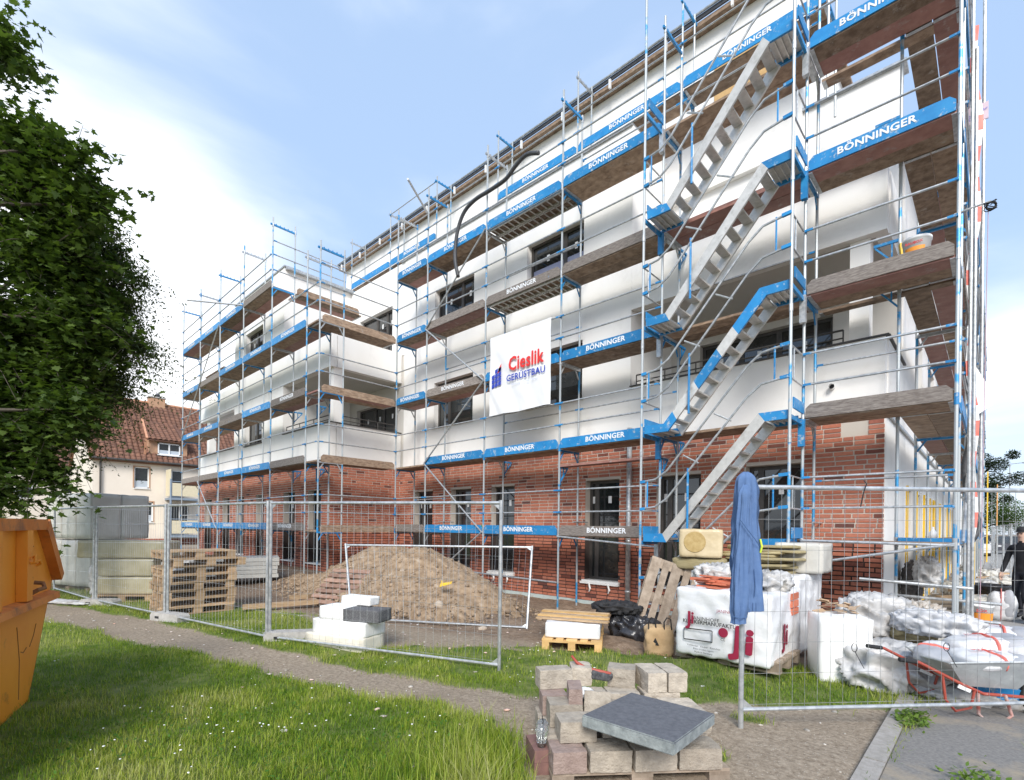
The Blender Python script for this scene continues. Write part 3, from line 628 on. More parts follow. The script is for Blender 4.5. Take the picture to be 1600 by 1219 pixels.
for t, z in ((-.39-.75, LV[3]+.1), (-.39-.75, LV[3]+.75), (-.39-.75, LV[4]+.7)):
    mb = MB(); p = Vector((-1.12+7.3, .73, z)); mb.bar(p, p+Vector((-.34, 0, 0)), .035, .045, blue); mb.bar(p+Vector((0, 0, -.42)), p+Vector((-.32, 0, -.03)), .025, .025, blue); mb.bar(p+Vector((-.1, 0, -.28)), p+Vector((-.1, 0, 0)), .02, .02, blue); mb.build('console_bracket', fs_)
for k in (2, 3, 4): ms.bracket(MS[2], LV[k], m=blue); ms.bracket(MS[4], LV[k]-.02, m=blue) if k < 3 else None
# yellow clip and ties
for i in range(1, 6):
    for k in (1, 2, 3, 4):
        if random.random() < .7: MB().tube([ms.P(MS[i]+.05, .5, LV[k]+.28), ms.P(MS[i]+.05, 1.08, LV[k]+.28)], .018, galv, 6).build('wall_tie', fs_)
# wing scaffold
WSX = [-13.92, -14.73, -17.3, -19.85, -22.4, -24.95, -27.5]
ws_ = thing('wing_scaffold', 'scaffold round the projecting wing on the left, beside the tiled house', 'scaffold', (-17.3, 6.73, 0))
wo = Vector((-17.3, 6.73, 0)); wsc = Scaf(ws_, Vector((0, 6.73, 0))-wo, (1, 0, 0), (0, 1, 0))
for i, x in enumerate(WSX):
    for w_ in (0, .73): wsc.standard(x, w_, -.02, 11.75 if i > 1 else 9.72)
    for k in range(1, 6): 
        if not (k == 5 and i < 2): wsc.transom(x, LV[k], m=blue if (i+k) % 2 else galv)
    wsc.topbar(x, 11.5 if i > 1 else 9.5, galv if i % 2 else blue)
WT = {5: '--wBBB', 4: 'nBBBwB', 3: 'nWBwBB', 2: 'nwBBww', 1: 'nWBBBB'}
for k in range(1, 6):
    for i, c in enumerate(WT[k]):
        if c != '-': bay(wsc, WSX[i+1], WSX[i], k, c)
wsc.brace(WSX[4], LV[5], WSX[6], LV[3]); wsc.brace(WSX[5], LV[2]-.05, WSX[4], LV[1]-.05)
MB().tube([wsc.P(-19.85, -.05, LV[5]+.05), wsc.P(-20.6, -1.6, LV[5]-.05)], .03, galv, 10).build('loose_tube', ws_)
wsd = Scaf(ws_, Vector((-13.92, 0, 0))-wo, (0, 1, 0), (-1, 0, 0))    # short return along the wing's side
for k, m_ in ((4, 'ww'), (3, 'rw'), (2, 'ww'), (1, 'ww')):
    for i, c in enumerate(m_): wsd.plank(6.76, 9.27, LV[k], .03+i*.335, .35+i*.335, redply if c == 'r' else wood)
    for r_ in (.5, 1.0): wsd.rail(6.73, 9.3, LV[k]+r_)
    wsd.toe(6.76, 9.27, LV[k]-.04, wood, False)
wsd.rail(6.73, 9.3, LV[4]+1.55)
wse = Scaf(ws_, Vector((-17.3, 0, 0))-wo, (0, 1, 0), (-1, 0, 0))
for i in (0, 1): wse.plank(7.5, 10.0, LV[5], .0+i*.335, .32+i*.335, redply if i else wood)
for r_ in (.5, 1.0): wse.rail(6.73, 9.3, LV[5]+r_, w_=-.03)
wse.rail(6.73, 9.3, LV[5]+1.45, w_=-.03); wse.toe(7.5, 9.9, LV[5], wood, False)
for k in (2, 3): wsc.bracket(-15.6, LV[k]-.05, w0=.73); wsc.bracket(-17.3, LV[k], w0=.73)
wsc.plank(-27.0, -24.4, LV[5]-1.0, .76, 1.05, wood)
# set-back scaffold on the roof terrace
sb_ = thing('roof_terrace_scaffold', 'upper scaffold set back on the roof terrace below the roof edge', 'scaffold', (-11, 11, 9.8))
so_ = Vector((-11, 11.0, 9.8)); sbs = Scaf(sb_, Vector((0, 11.0, 0))-so_, (1, 0, 0), (0, 1, 0))
SX = [-2.35, -5.24, -8.15, -11.15, -14.15, -17.0, -19.9]
for i, x in enumerate(SX):
    for w_ in (0, .62):
        mb = MB(); p = sbs.P(x, w_, 0); mb.tube([p+Vector((0, 0, 9.82)), p+Vector((0, 0, 13.8))], .024, bluepost, 8); mb.build('standard', sb_)
    if i > 0: sbs.topbar(x, 13.62, blue if i in (1, 3, 4) else galv)
    sbs.transom(x, 11.66, w1=.62)
for i in range(6):
    t0, t1 = SX[i+1], SX[i]
    if i != 3: sbs.toe(t0, t1, 11.68, blue, i not in (5,))
    for j in (0, 1): sbs.plank(t0, t1, 11.66, .03+j*.3, .32+j*.3, wood)
    for r_ in (.5, 1.0): sbs.rail(t0, t1, 11.66+r_)
sbs.rail(SX[5], SX[4], 13.6)
# end scaffold
es_ = thing('end_wall_scaffold', 'scaffold running away down the street side of the block', 'scaffold', (-.39, 12.6, 0))
eo = Vector((-.39, 12.6, 0)); es = Scaf(es_, Vector((-.39, 0, 0))-eo, (0, 1, 0), (-1, 0, 0))
EY = [10.03]+[10.03+2.57*i for i in range(1, 11)]
for i, y in enumerate(EY):
    for w_ in ((0, .73) if i else (.73,)): es.standard(y, w_, .05, 11.7)
    if i == 0: continue
    for k in range(1, 6): es.transom(y, LV[k], m=blue if (i+k) % 2 else galv)
for k in range(1, 6):
    for i in range(10):
        if k == 1 and i == 0: pass
        pk = {2: 'wwr', 3: 'rwr', 4: 'wwr', 5: 'rww', 1: 'www'}[k]
        for j in (0, 1):
            c = pk[(i+j) % 3]; es.plank(EY[i] if i else 9.98, EY[i+1], LV[k], .035+j*.335, .355+j*.335, redply if c == 'r' else wood)
        for r_ in (.5, 1.0):
            if k > 1 or i > 0: es.rail(EY[i], EY[i+1], LV[k]+r_)
        es.toe(EY[i], EY[i+1], LV[k], blue if (i+k) % 3 else greywood, False)
    MB().bar(es.P(9.98, -.02, LV[k]+.02), es.P(9.98, .70, LV[k]+.02), .03, .06, blue).build('toe_board', es_)
for i in range(0, 8): es.brace(EY[i], LV[1+(i % 2)*0]+.0, EY[i+1], LV[2], w_=-.06) if i % 3 == 0 else None
for z0, z1, dx, dy in ((0.05, 9.0, .16, .4), (0.05, 11.5, .10, .8), (2, 12, .22, 1.6)):
    MB().tube([Vector((-.39+dx, 10.0+dy, z0))-eo, Vector((-.39+dx-.02, 10.0+dy, z1))-eo], .024, galv, 8).build('standard', es_)
MB().tube([Vector((-.42, 9.25, 9.55))-eo, Vector((.02, 9.6, 9.75))-eo], .024, galv, 8).build('outrigger_tube', es_)
MB().tube([Vector((-.42, 9.25, 9.95))-eo, Vector((-.05, 9.3, 10.1))-eo], .024, galv, 8).build('outrigger_tube', es_)
for k in (1, 2, 3): MB().tube([Vector((-1.6, 9.98+.4*k, LV[0]+.28+.25*k))-eo, Vector((.1, 9.98+.4*k, LV[0]+.26+.25*k))-eo], .024, galv, 8).build('cross_tube', es_)
MB().tube([Vector((-1.5, 9.4, .93))-eo, Vector((-.2, 9.55, .88))-eo], .024, galv, 8).build('cross_tube', es_)
# stair tower
st_ = thing('scaffold_stair', 'aluminium stair flights with handrails climbing the front of the scaffold', 'stairs', (-3.5, 8.58, 0))
sto = Vector((-3.5, 8.58, 0)); XL, XR = -4.79, -2.28
def sp(x, y, z): return Vector((x, y, z))-sto
for x in (XL, XR):
    mb = MB(); mb.tube([sp(x, 8.56, -.05), sp(x, 8.56, 11.6)], .024, bluepost, 8)
    for z in (1.0, 3.0, 5.0, 7.0, 9.0): mb.tube([sp(x, 8.56, z), sp(x, 8.56, z+.12)], .03, galv, 8)
    mb.build('standard', st_)
    for k in range(1, 6):
        mb = MB(); mb.bar(sp(x, 8.58, LV[k]-.12), sp(x, 9.28, LV[k]-.12), .04, .07, blue)
        mb.bar(sp(x, 9.22, LV[k]-.5), sp(x, 9.22, LV[k]-.06), .09, .08, galv if k % 2 else blue); mb.build('stair_transom', st_)
        MB().bar(sp(x+(.03 if x == XR else .03), 8.62, LV[k]+.10), sp(x+.03, 9.2, LV[k]+.10), .02, .17, blue).build('toe_board', st_)
for k in (0, 1, 2, 3, 4):
    z0 = LV[k]; z1 = LV[k+1]-.02; a, b = XL+.04, XR-.04; xa, xb = XL+.46, XR-.42
    if k == 0: z0 = -.25
    nb = blue if k in (2,) else alu
    mb = MB()
    for y in (8.62, 9.18):
        d = Vector((xb-xa, 0, z1-z0)).normalized(); up = Vector((-d.z, 0, d.x))
        q = [(a, z0-.1), (xa+.05, z0-.1), (xb+.05, z1-.13), (b, z1-.13), (b, z1+.02), (xb-.04, z1+.02), (xa-.04, z0+.06), (a, z0+.06)]
        # landing, slope, landing as three solid pieces
        def pc(p, m_): mb.prism([sp(x, y-.02, z) for x, z in p], (0, .04, 0), m_)
        pc([(a, z0-.1), (xa+.04, z0-.1), (xa-.04, z0+.05), (a, z0+.05)], blue)
        pc([(xb+.05, z1-.12), (b, z1-.12), (b, z1+.02), (xb-.05, z1+.02)], blue if k != 4 else blue)
        f0, f1 = (0, 1)
        if k == 2:
            for u0, u1, mm_ in (((0, .1, blue), (.1, .34, alu), (.34, .58, blue), (.58, .74, alu), (.74, 1, blue)) if y < 9 else ((0, 1, alu),)):
                pc([(xa+.04+(xb+.01-xa)*u0, z0-.1+(z1-.02-z0)*u0), (xa+.04+(xb+.01-xa)*u1, z0-.1+(z1-.02-z0)*u1), (xa-.04+(xb-.01-xa)*u1, z0+.05+(z1-.03-z0)*u1), (xa-.04+(xb-.01-xa)*u0, z0+.05+(z1-.03-z0)*u0)], mm_)
        else: pc([(xa+.04, z0-.1), (xb+.05, z1-.12), (xb-.05, z1+.02), (xa-.04, z0+.05)], alu)
    fl = mb.build('stair_flight', st_)
    n = 9
    for i in range(n):
        u = (i+.6)/n; x = xa+(xb-xa)*u; z = z0+(z1-z0)*u; MB().box(sp(x-.075, 8.64, z-.03), sp(x+.075, 9.16, z+.0), alu).build('tread', fl)
    for p0, p1, z in ((a, xa, z0), (xb, b, z1)):
        g = MB(); g.box(sp(p0, 8.64, z-.06), sp(p1, 9.16, z-.02), alu)
        for j in range(1, 4): x = p0+(p1-p0)*j/4; g.box(sp(x-.008, 8.64, z-.10), sp(x+.008, 9.16, z-.062), alu)
        g.build('landing', fl)
    # handrails, outer side
    for yy, hs in ((8.55, (.5, 1.0)),):
        mb = MB()
        for h in hs:
            pts = [(XL, z0+h), (XL+.30, z0+h+.04), (XL+.52, z0+h+.18), (xb-.22, z1+h-.22), (xb, z1+h-.04), (XR, z1+h+.02)]
            mb.tube([sp(x, yy, z) for x, z in pts], .019, galv, 8)
            mb.bar(sp(XL, yy, z0+h), sp(XL+.1, yy, z0+h+.01), .045, .05, blue); mb.bar(sp(XR-.14, yy, z1+h+.01), sp(XR, yy, z1+h+.02), .045, .05, blue)
        for u in (.33, .66):
            x = xa+(xb-xa)*u; z = z0+(z1-z0)*u; mb.tube([sp(x-.18, yy, z+.78), sp(x+.1, yy, z+.62)], .015, galv, 6)
        for x, zz in ((XL+.14, z0), (XR-.22, z1)): mb.tube([sp(x, yy, zz+.5), sp(x, yy, zz+1.02)], .015, blue, 6)
        mb.tube([sp(xa+.45, yy, z0+.15), sp(xa+.45, yy, z0+1.2)], .02, blue, 8)
        mb.build('handrail', st_)
    for x, zz in ((XL, z0), (XR, z1)):
        mb = MB()
        for h in (.5, 1.0): mb.tube([sp(x, 8.58, zz+h), sp(x, 9.2, zz+h+.0)], .014, galv, 6)
        mb.tube([sp(x, 8.75, zz+.5), sp(x, 8.75, zz+1)], .014, galv, 6); mb.build('end_guard', st_)
# ------------------------------------------------------------------ site fences
def fence(name_label, BL_, BR_, TL_=None, TR_=None, rail=.1, nv=32, nh=6, group='mesh fence panels standing on the grass', wire_bow=0):
    a, b = Vector(BL_), Vector(BR_); tl = Vector(TL_) if TL_ else a+Vector((0, 0, 1.98)); tr = Vector(TR_) if TR_ else b+Vector((0, 0, 1.98))
    t = thing('mesh_fence_panel', name_label, 'fence', a, group=group); a0 = a.copy()
    pt = lambda u, v: (a+(b-a)*u)*(1-v)+(tl+(tr-tl)*u)*v-a0
    for u in (0, 1): MB().tube([pt(u, 0), pt(u, 1)], .021, galv, 10).build('post', t)
    for v in (rail/2, .985): MB().tube([pt(0, v), pt(1, v)], .0165 if v < .5 else .019, galv, 10).build('rail', t)
    mb = MB(); v0 = rail/2
    for i in range(1, nv): u = i/nv+random.uniform(-.0015, .0015); mb.tube([pt(u, v0), pt(u, .985)], .0019, galv, 3, cap=False)
    for j in range(0, nh+1):
        v = v0+.02+(.96-v0)*j/nh
        mb.tube([pt(u, v) for u in (0, .5, 1)], .0019, galv, 3, cap=False)
    mb.build('wire_mesh', t)
    mb = MB()
    for u, s in ((0, 1), (1, -1)):
        for v, q in ((v0, .05), (.985, -.05)): mb.prism([pt(u, v), pt(u+s*.035, v), pt(u, v+q)], (0.002, .002, 0), galv)
    mb.build('corner_plate', t, kind='stuff')
    return t
def foot(loc, rz, label):
    t = thing('fence_foot', label, 'fence foot', (*loc, gz(*loc)-.02), rz, group='concrete feet under the fence posts')
    mb = MB(); P_ = [(-.35, 0), (.35, 0), (.35, .10), (.31, .145), (-.31, .145), (-.35, .10)]
    mb.prism([(x, -.11, z) for x, z in P_], (0, .22, 0), concrete); mb.build('block', t)
    MB().box((-.22, -.113, .05), (-.12, -.1105, .09), black).build('hand_hole_shade', t)  # flat black plate on the face, painted as the shade of a hole
fence('mesh fence panel in front of the polystyrene stack, the nearest on the left', (-7.27, 2.85, 0), (-4.09, 4.15, -.02))
fence('mesh fence panel in front of the big pallet stack', (-10.16, 2.30, 0), (-7.33, 2.83, 0))
fence('mesh fence panel in front of the three mineral wool packs', (-13.05, 1.73, 0), (-10.22, 2.27, 0))
fence('mesh fence panel behind the orange skip, leftmost of the row', (-16.0, 1.35, 0), (-13.12, 1.70, 0))
fence('fallen mesh fence panel leaning on the heap of soil', (-8.0, 4.50, .02), (-5.45, 6.15, 0), (-8.68, 4.74, 1.31), (-5.85, 6.72, 1.33), rail=.06, group='mesh fence panels')
fence('near mesh fence panel at right with the blue hoodie on its post', (-1.50, 4.36, -.02), (.80, 6.92, 0), (-1.50, 4.36, 2.04), (.80, 6.92, 2.06), rail=.19, nv=31, nh=7)
foot((-7.12, 3.10), R(55), 'long concrete fence foot beside the white polystyrene stack'); foot((-10.1, 2.32), R(20), 'concrete fence foot by the corner of the pallet stack'); foot((-13.0, 1.80), R(40), 'concrete fence foot near the mineral wool packs, farthest left')
# cable ties
for i, (u, z, l) in enumerate(((.287, .68, 'left'), (.529, .68, 'right'))):
    p = Vector((-1.5, 4.36, 0)).lerp(Vector((.80, 6.92, 0)), u); mb = MB()
    mb.tube([p+Vector((.02*math.sin(t), -.008, z+.035*math.cos(t))) for t in np.linspace(.3, 6.2, 14)], .003, black, 5); mb.tube([p+Vector((.005, -.008, z-.035)), p+Vector((.07, -.012, z-.16))], .003, black, 5)
    mb.build('cable_tie', label=f'black cable tie looped on the near fence mesh above the wheelbarrow, {l} one of two', cat='cable tie')
p = Vector((-1.5, 4.36, 0)).lerp(Vector((.80, 6.92, 0)), .307); MB().tube([p+Vector((0, -.02, 2.08)), p+Vector((.02, -.03, 2.05)), p+Vector((0, -.03, 1.98)), p+Vector((-.02, -.03, 1.86))], .005, black, 6).build('cable_tie', label='black cable tie hanging from the top rail of the near fence', cat='cable tie')
# ------------------------------------------------------------------ soil heap
def heap_h(x, y):
    g = lambda cx, cy, sx, sy, h, r=0: h*np.exp(-(((x-cx)*np.cos(r)+(y-cy)*np.sin(r))/sx)**2-((-(x-cx)*np.sin(r)+(y-cy)*np.cos(r))/sy)**2)
    h = np.maximum.reduce([g(-10.9, 7.3, 1.45, 1.5, 1.15), g(-9.0, 7.0, 1.3, 1.4, 1.12), g(-7.6, 6.7, 1.05, 1.0, .78)])+.25*g(-10, 6.0, 3.6, 1.0, 1)+g(-13.6, 6.6, 1.6, 1.2, .28)
    n = (vnoise(x, y, 1.1, 11)-.5)*.22+(vnoise(x, y, 3.1, 12)-.5)*.13+(vnoise(x, y, 8, 13)-.5)*.075+(vnoise(x, y, 18, 14)-.5)*.045
    return (h-.13)*1.05+n*smooth01(.05, .4, h)
hx, hy = np.meshgrid(np.arange(-15.5, -4.9, .045), np.arange(4.1, 9.25, .045)); hz_ = heap_h(hx, hy)-.16*smooth01(.25, .0, heap_h(hx, hy))
ii = (np.arange(hx.shape[0]-1)[:, None]*hx.shape[1]+np.arange(hx.shape[1]-1)[None, :]).ravel(); fs = np.stack([ii, ii+1, ii+hx.shape[1]+1, ii+hx.shape[1]], 1)
soil_m = mat('heaped_soil', (.20, .135, .08), (.38, .275, .18), rough=.98, scale=7, detail=9, bump=.9, bscale=38, dirt=((.46, .41, .34), 3.5, .60, .74))
hp = thing('soil_heap', 'large heap of excavated brown soil in front of the brick wall', 'soil heap', (-9.5, 6.6, 0))
o = put('soil', np_mesh('soil', np.stack([hx+9.5, hy-6.6, hz_], -1).reshape(-1, 3), fs, soil_m), hp)
# clods
def rocks(name, pts, sizes, m, parent=None, flat=.7, **kw):
    bm = bmesh.new(); bmesh.ops.create_icosphere(bm, subdivisions=1, radius=1); bv = np.array([v.co for v in bm.verts]); bf = np.array([[v.index for v in f.verts] for f in bm.faces]); bm.free()
    n = len(pts); V = np.empty((n, len(bv), 3))
    for i in range(n):
        a = rng.uniform(0, 6.28); c, s_ = math.cos(a), math.sin(a); sc = sizes[i]*np.array([1, rng.uniform(.6, 1), flat*rng.uniform(.7, 1.1)])
        b = bv*(1+rng.uniform(-.22, .22, (len(bv), 1)))*sc; V[i] = np.stack([b[:, 0]*c-b[:, 1]*s_, b[:, 0]*s_+b[:, 1]*c, b[:, 2]], -1)+pts[i]
    Fs = (bf[None]+np.arange(n)[:, None, None]*len(bv)).reshape(-1, 3)
    return put(name, np_mesh(name, V.reshape(-1, 3), Fs, m, smooth=False), parent, **kw)
n = 9000; cx = rng.uniform(-14.5, -5.1, n); cy = rng.uniform(4.3, 8.2, n); hh = heap_h(cx, cy); keep = (hh > -.04) & (rng.random(n) < np.where(cy < 6.2, 1, .55)); cx, cy, hh = cx[keep], cy[keep], hh[keep]
clod = mat('soil_clod', (.21, .145, .09), (.38, .28, .19), rough=1, scale=9, isl=.25)
rocks('clod', np.stack([cx+9.5, cy-6.6, hh+.005], -1), np.clip(rng.gamma(1.6, .010, len(cx)), .008, .075), clod, hp, kind='stuff')
for i, (x, y, s_) in enumerate(((-5.85, 4.75, .16), (-7.2, 5.75, .13), (-6.0, 5.7, .10))): rocks('stone', [np.array([x+9.5, y-6.6, float(heap_h(np.array([x]), np.array([y]))[0])+.03])], [s_], mat('pale_stone', (.42, .34, .26), (.52, .44, .35), rough=.95, scale=12), hp)
MB().prism([(-7.35+.0, 5.9, .55), (-7.1, 5.95, .62), (-7.12, 5.99, .66), (-7.33, 5.95, .62), (-7.4, 5.99, .66)], (0, -.02, 0), yellow).build('yellow_tag', label='small yellow plastic scrap lying on the soil heap', cat='plastic scrap')
# ------------------------------------------------------------------ pallets
def pallet_proto(m1, name, label, group, loc, rz, wear=.01):
    t = thing(name, label, 'pallet', loc, rz, group)
    rv = lambda: random.uniform(-wear, wear)
    for y in (-.4, -.195, .0-.05, .155, .3): pass
    for y0, wd in ((-.4, .145), (-.2125, .1), (-.0725, .145), (.1125, .1), (.255, .145)):
        MB().box((-.6+rv(), y0, .122), (.6+rv(), y0+wd, .144), m1).build('top_board', t)
    for x0, wd in ((-.6, .145), (-.0725, .145), (.455, .145)): MB().box((x0, -.4, .10), (x0+wd, .4, .1215), m1).build('cross_board', t)
    for x0, wd in ((-.6, .145), (-.0725, .145), (.455, .145)):
        for y0 in (-.4, -.05, .30): MB().box((x0+.002, y0+.002, .022), (x0+wd-.002, y0+.098, .0995), m1).build('block', t)
    for y0 in (-.4, -.05, .30): MB().box((-.6, y0, 0), (.6, y0+.1, .0215), m1).build('bottom_board', t)
    return t
ordn = ['', '', 'lowest', 'second from the ground', 'third from the ground', 'fourth from the ground', 'fourth from the top', 'third from the top', 'second from the top', 'topmost']
pp = None
for k in range(2, 10):
    lab = f'worn wooden pallet in the tall pallet stack behind the fence, {ordn[k]}'
    loc = (-10.98+random.uniform(-.02, .02), 2.90+random.uniform(-.025, .025)+(.16 if k == 8 else 0), .0+.1445*(k-2)); rz = R(90)+random.uniform(-.02, .02)
    if pp is None: pp = pallet_proto(palwood, 'wooden_pallet', lab, 'stacked wooden pallets', loc, rz)
    else: dup(pp, loc, rz, lab)
# boards beside the stack
for i, (a, b, wd, lb) in enumerate((((-10.2, 3.5, .10), (-9.75, 4.75, .13), .14, 'pale timber plank lying on the ground right of the pallet stack'), ((-10.2, 4.4, .2), (-9.8, 4.6, .24), .09, 'short timber offcut lying across a plank beside the pallet stack'))):
    MB().bar(a, b, wd, .08, palwood).build('timber_plank', label=lb, cat='plank')
# slatted old pallet leaning on the heap
t = thing('slatted_pallet', 'old reddish slatted pallet lying on the slope of the soil heap', 'pallet', (-9.75, 5.0, .02), rot=(R(38), 0, R(20)))
for i in range(7): MB().box((-.58, -.02+i*.155, .05), (.42, .08+i*.155, .075), mat('reddish_pallet_slat', (.24, .135, .095), (.36, .23, .17), rough=.9, scale=8, isl=.2)).build('slat', t)
for x in (-.5, -.1, .3): MB().box((x, -.02, -.03), (x+.07, 1.0, .049), palold).build('bearer', t)
# ------------------------------------------------------------------ tower of wrapped packs and mineral wool packs at left
def rot2(o, rz, x, y): return (o[0]+x*math.cos(rz)-y*math.sin(rz), o[1]+x*math.sin(rz)+y*math.cos(rz))
tw = (-15.35, 1.9); az = R(112)
for tier, z in ((0, .12), (1, 1.245)):
    for j in range(3):
        for i in range(2 if tier else 2):
            if tier == 1 or True:
                c = rot2(tw, az, .36+.67*i, .28+.57*j); lv = ('upper', 'lower')[1-tier]; 
                nm = ('left', 'middle', 'right')[2-j]
                lab = f'wrapped insulation pack in the {lv} tier of the tower, {nm} column, {"near" if i == 0 else "far"} one'
                t = thing('wrapped_pack', lab, 'insulation pack', (*c, z), az, group='wrapped insulation packs in a tower')
                k_ = soft((.655, .555, 1.10 if tier else 1.1), 'pack', filmwp if i or j == 0 else filmwp, t, sub=8, amp=.016, nsc=2.2, pw=14, seed=i*3+j+tier*7)
                mb = MB()
                for zz in (.36, .72): mb.box((-.332, -.285, zz), (.332, .285, zz+.012), filmw)
                mb.build('wrap_fold', t)
pw1 = thing('pack_pallet', 'pallet under the tower of wrapped insulation packs', 'pallet', (*rot2(tw, az, .7, .85), -.03), az)
for i in range(3): MB().box((-.7, -.85+i*.75, 0), (.7, -.7+i*.75, .13), palwood).build('bearer', pw1)
wp = (-13.35, 2.15); wz = R(48)
for k, (dx, z, ln) in enumerate(((0, .14, 1.15), (-.02, .52, 1.1), (-.10, .90, 1.75))):
    t = thing('mineral_wool_pack', ('lowest', 'middle', 'topmost')[k]+' of three stacked yellow-green mineral wool packs behind the fence', 'insulation pack', (*rot2(wp, wz, dx+.12, .32), z), wz+random.uniform(-.03, .03), group='stacked mineral wool packs')
    soft((ln, .6, .37), 'pack', filmwool, t, sub=8, amp=.014, nsc=2.5, pw=12, seed=20+k); MB().box((-ln/2-.004, -.303, .33), (ln/2+.004, .303, .338), filmw).build('wrap_fold', t)
pallet_proto(palwood, 'wooden_pallet', 'pallet under the three mineral wool packs', None, (*rot2(wp, wz, .1, .32), -.01), wz)
def crumple(name, label, cat, loc, size, m, seed, amp=.05, nsc=4, rz=0, flat=2.6, sub=14, group=None):
    sub = max(sub, 18); amp *= .75; nsc *= .9
    return soft(size, name, m, None, sub=sub, amp=amp, nsc=nsc, pw=flat, seed=seed, fold=True, loc=loc, rot=(0, 0, rz), label=label, cat=cat, group=group)
crumple('plastic_sheet', 'crumpled translucent plastic sheet hanging from the wrapped packs onto the grass', 'plastic sheet', (-13.95, 1.95, -.02), (.5, .25, .95), dusty, 3, .12, 5, R(30))
crumple('plastic_sheet', 'flat strip of white plastic sheet lying on the grass behind the skip', 'plastic sheet', (-13.7, 1.30, 0), (1.5, .30, .07), dusty, 4, .03, 5, R(25))
crumple('plastic_bundle', 'torn white plastic bundle between the wool packs and the pallet stack', 'plastic sheet', (-11.7, 2.85, 0), (.6, .5, .75), dusty, 5, .12, 4, R(25))
crumple('plastic_bundle', 'torn white wrapping on top of the middle mineral wool pack, beside the pallets', 'plastic sheet', (-12.3, 3.0, .62), (.7, .4, .3), dusty, 6, .08, 5, R(45))
t = thing('slab_stack', 'low stack of grey boards behind the wool packs', 'board stack', (-15.2, 5.2, 0), R(70))
for i in range(5): MB().box((-.9, -.6, .2+i*.11), (.9+random.uniform(-.05, .05), .6, .30+i*.11), filmwp).build('board', t)
# ------------------------------------------------------------------ polystyrene stack by the fence
es2 = lambda lab, c, sz, rz, z, m=eps, sd_=1, nm='polystyrene_block': soft(sz, nm, m, None, sub=7, amp=.008, nsc=3, pw=18, seed=sd_, loc=(*c, z), rot=(0, 0, rz), label=lab, cat='polystyrene block' if m is eps else 'block')
a_ = R(19); oo = (-5.93, 3.45)
es2('dirty cream polystyrene block at the bottom of the white stack behind the fence', rot2(oo, a_, -.45, .23), (.98, .46, .20), a_, gz(-6.2, 3.7)-.02, mat('dirty_polystyrene', (.66, .60, .48), (.78, .74, .64), rough=.9, scale=5, bump=.3), 1)
es2('long white polystyrene block, second from the bottom of the stack behind the fence', rot2(oo, a_, -.40, .25), (.88, .44, .20), a_, .185, eps, 2)
es2('white polystyrene block at left beside the dark grey block on the stack', rot2(oo, a_, -.52, .22), (.42, .36, .175), a_+.05, .386, eps, 3)
es2('dark grey speckled insulation block on the white polystyrene stack', rot2(oo, a_, -.08, .24), (.54, .33, .165), a_+.12, .386, mat('dark_speckled_foam', (.085, .085, .09), (.16, .16, .165), rough=.9, scale=60, lo=.45, hi=.62), 4, 'insulation_block')
es2('flat white polystyrene block on top of the stack behind the fence', rot2(oo, a_, -.34, .40), (.52, .2, .115), a_-.05, .562, eps, 5)
t = thing('small_bucket', 'small blue and white bucket left of the polystyrene stack', 'bucket', (-6.95, 3.62, 0)); MB().lathe([(.001, 0), (.09, 0), (.11, .2), (.105, .2)], (0, 0, 0), whitepl).build('bucket_body', t, smooth=True); MB().lathe([(.099, .07), (.108, .14)], (0, 0, 0), navy).build('blue_band', t)
# ------------------------------------------------------------------ new pallet with white pack, boards, black cloth
wz = R(-55+0)
PA = (-4.40, 6.02)
pz = R(122)
tp = pallet_proto(palnew, 'wooden_pallet', 'clean yellow wooden pallet carrying the low white pack', None, (*PA, gz(*PA)+.0), pz, .004)
zz = gz(*PA)+.146
soft((1.05, .74, .20), 'white_pack', filmw, None, sub=10, amp=.012, nsc=3, pw=14, seed=9, loc=(PA[0], PA[1], zz), rot=(0, 0, pz), label='low white plastic wrapped pack on the clean yellow pallet', cat='wrapped pack')
for i in range(5):
    c = rot2(PA, pz, -.35+i*.17, .02)
    MB().bar((-.52, 0, 0), (.52, 0, 0), .085, .022, palnew if i % 2 else palwood).build('board', label=f'thin wooden board on the low white pack, number {["one nearest the camera","second from the camera","middle","second farthest","farthest"][i].replace("one ","")} of five', cat='board', group='loose boards on the white pack', loc=(c[0], c[1], zz+.225+.012*(i % 2)), rot=(0, .02, pz+R(78)+random.uniform(-.1, .1)))
crumple('black_jacket', 'black jacket thrown over the boards on the white pack', 'jacket', (-4.15, 6.75, zz+.21), (.75, .42, .17), black, 11, .09, 6, R(20))
crumple('black_plastic_sheet', 'shiny black plastic sheeting heaped beside the leaning pallet', 'plastic sheet', (-3.95, 7.0, -.12), (.75, .9, .52), blackpl, 12, .12, 3.5, R(10), sub=20)
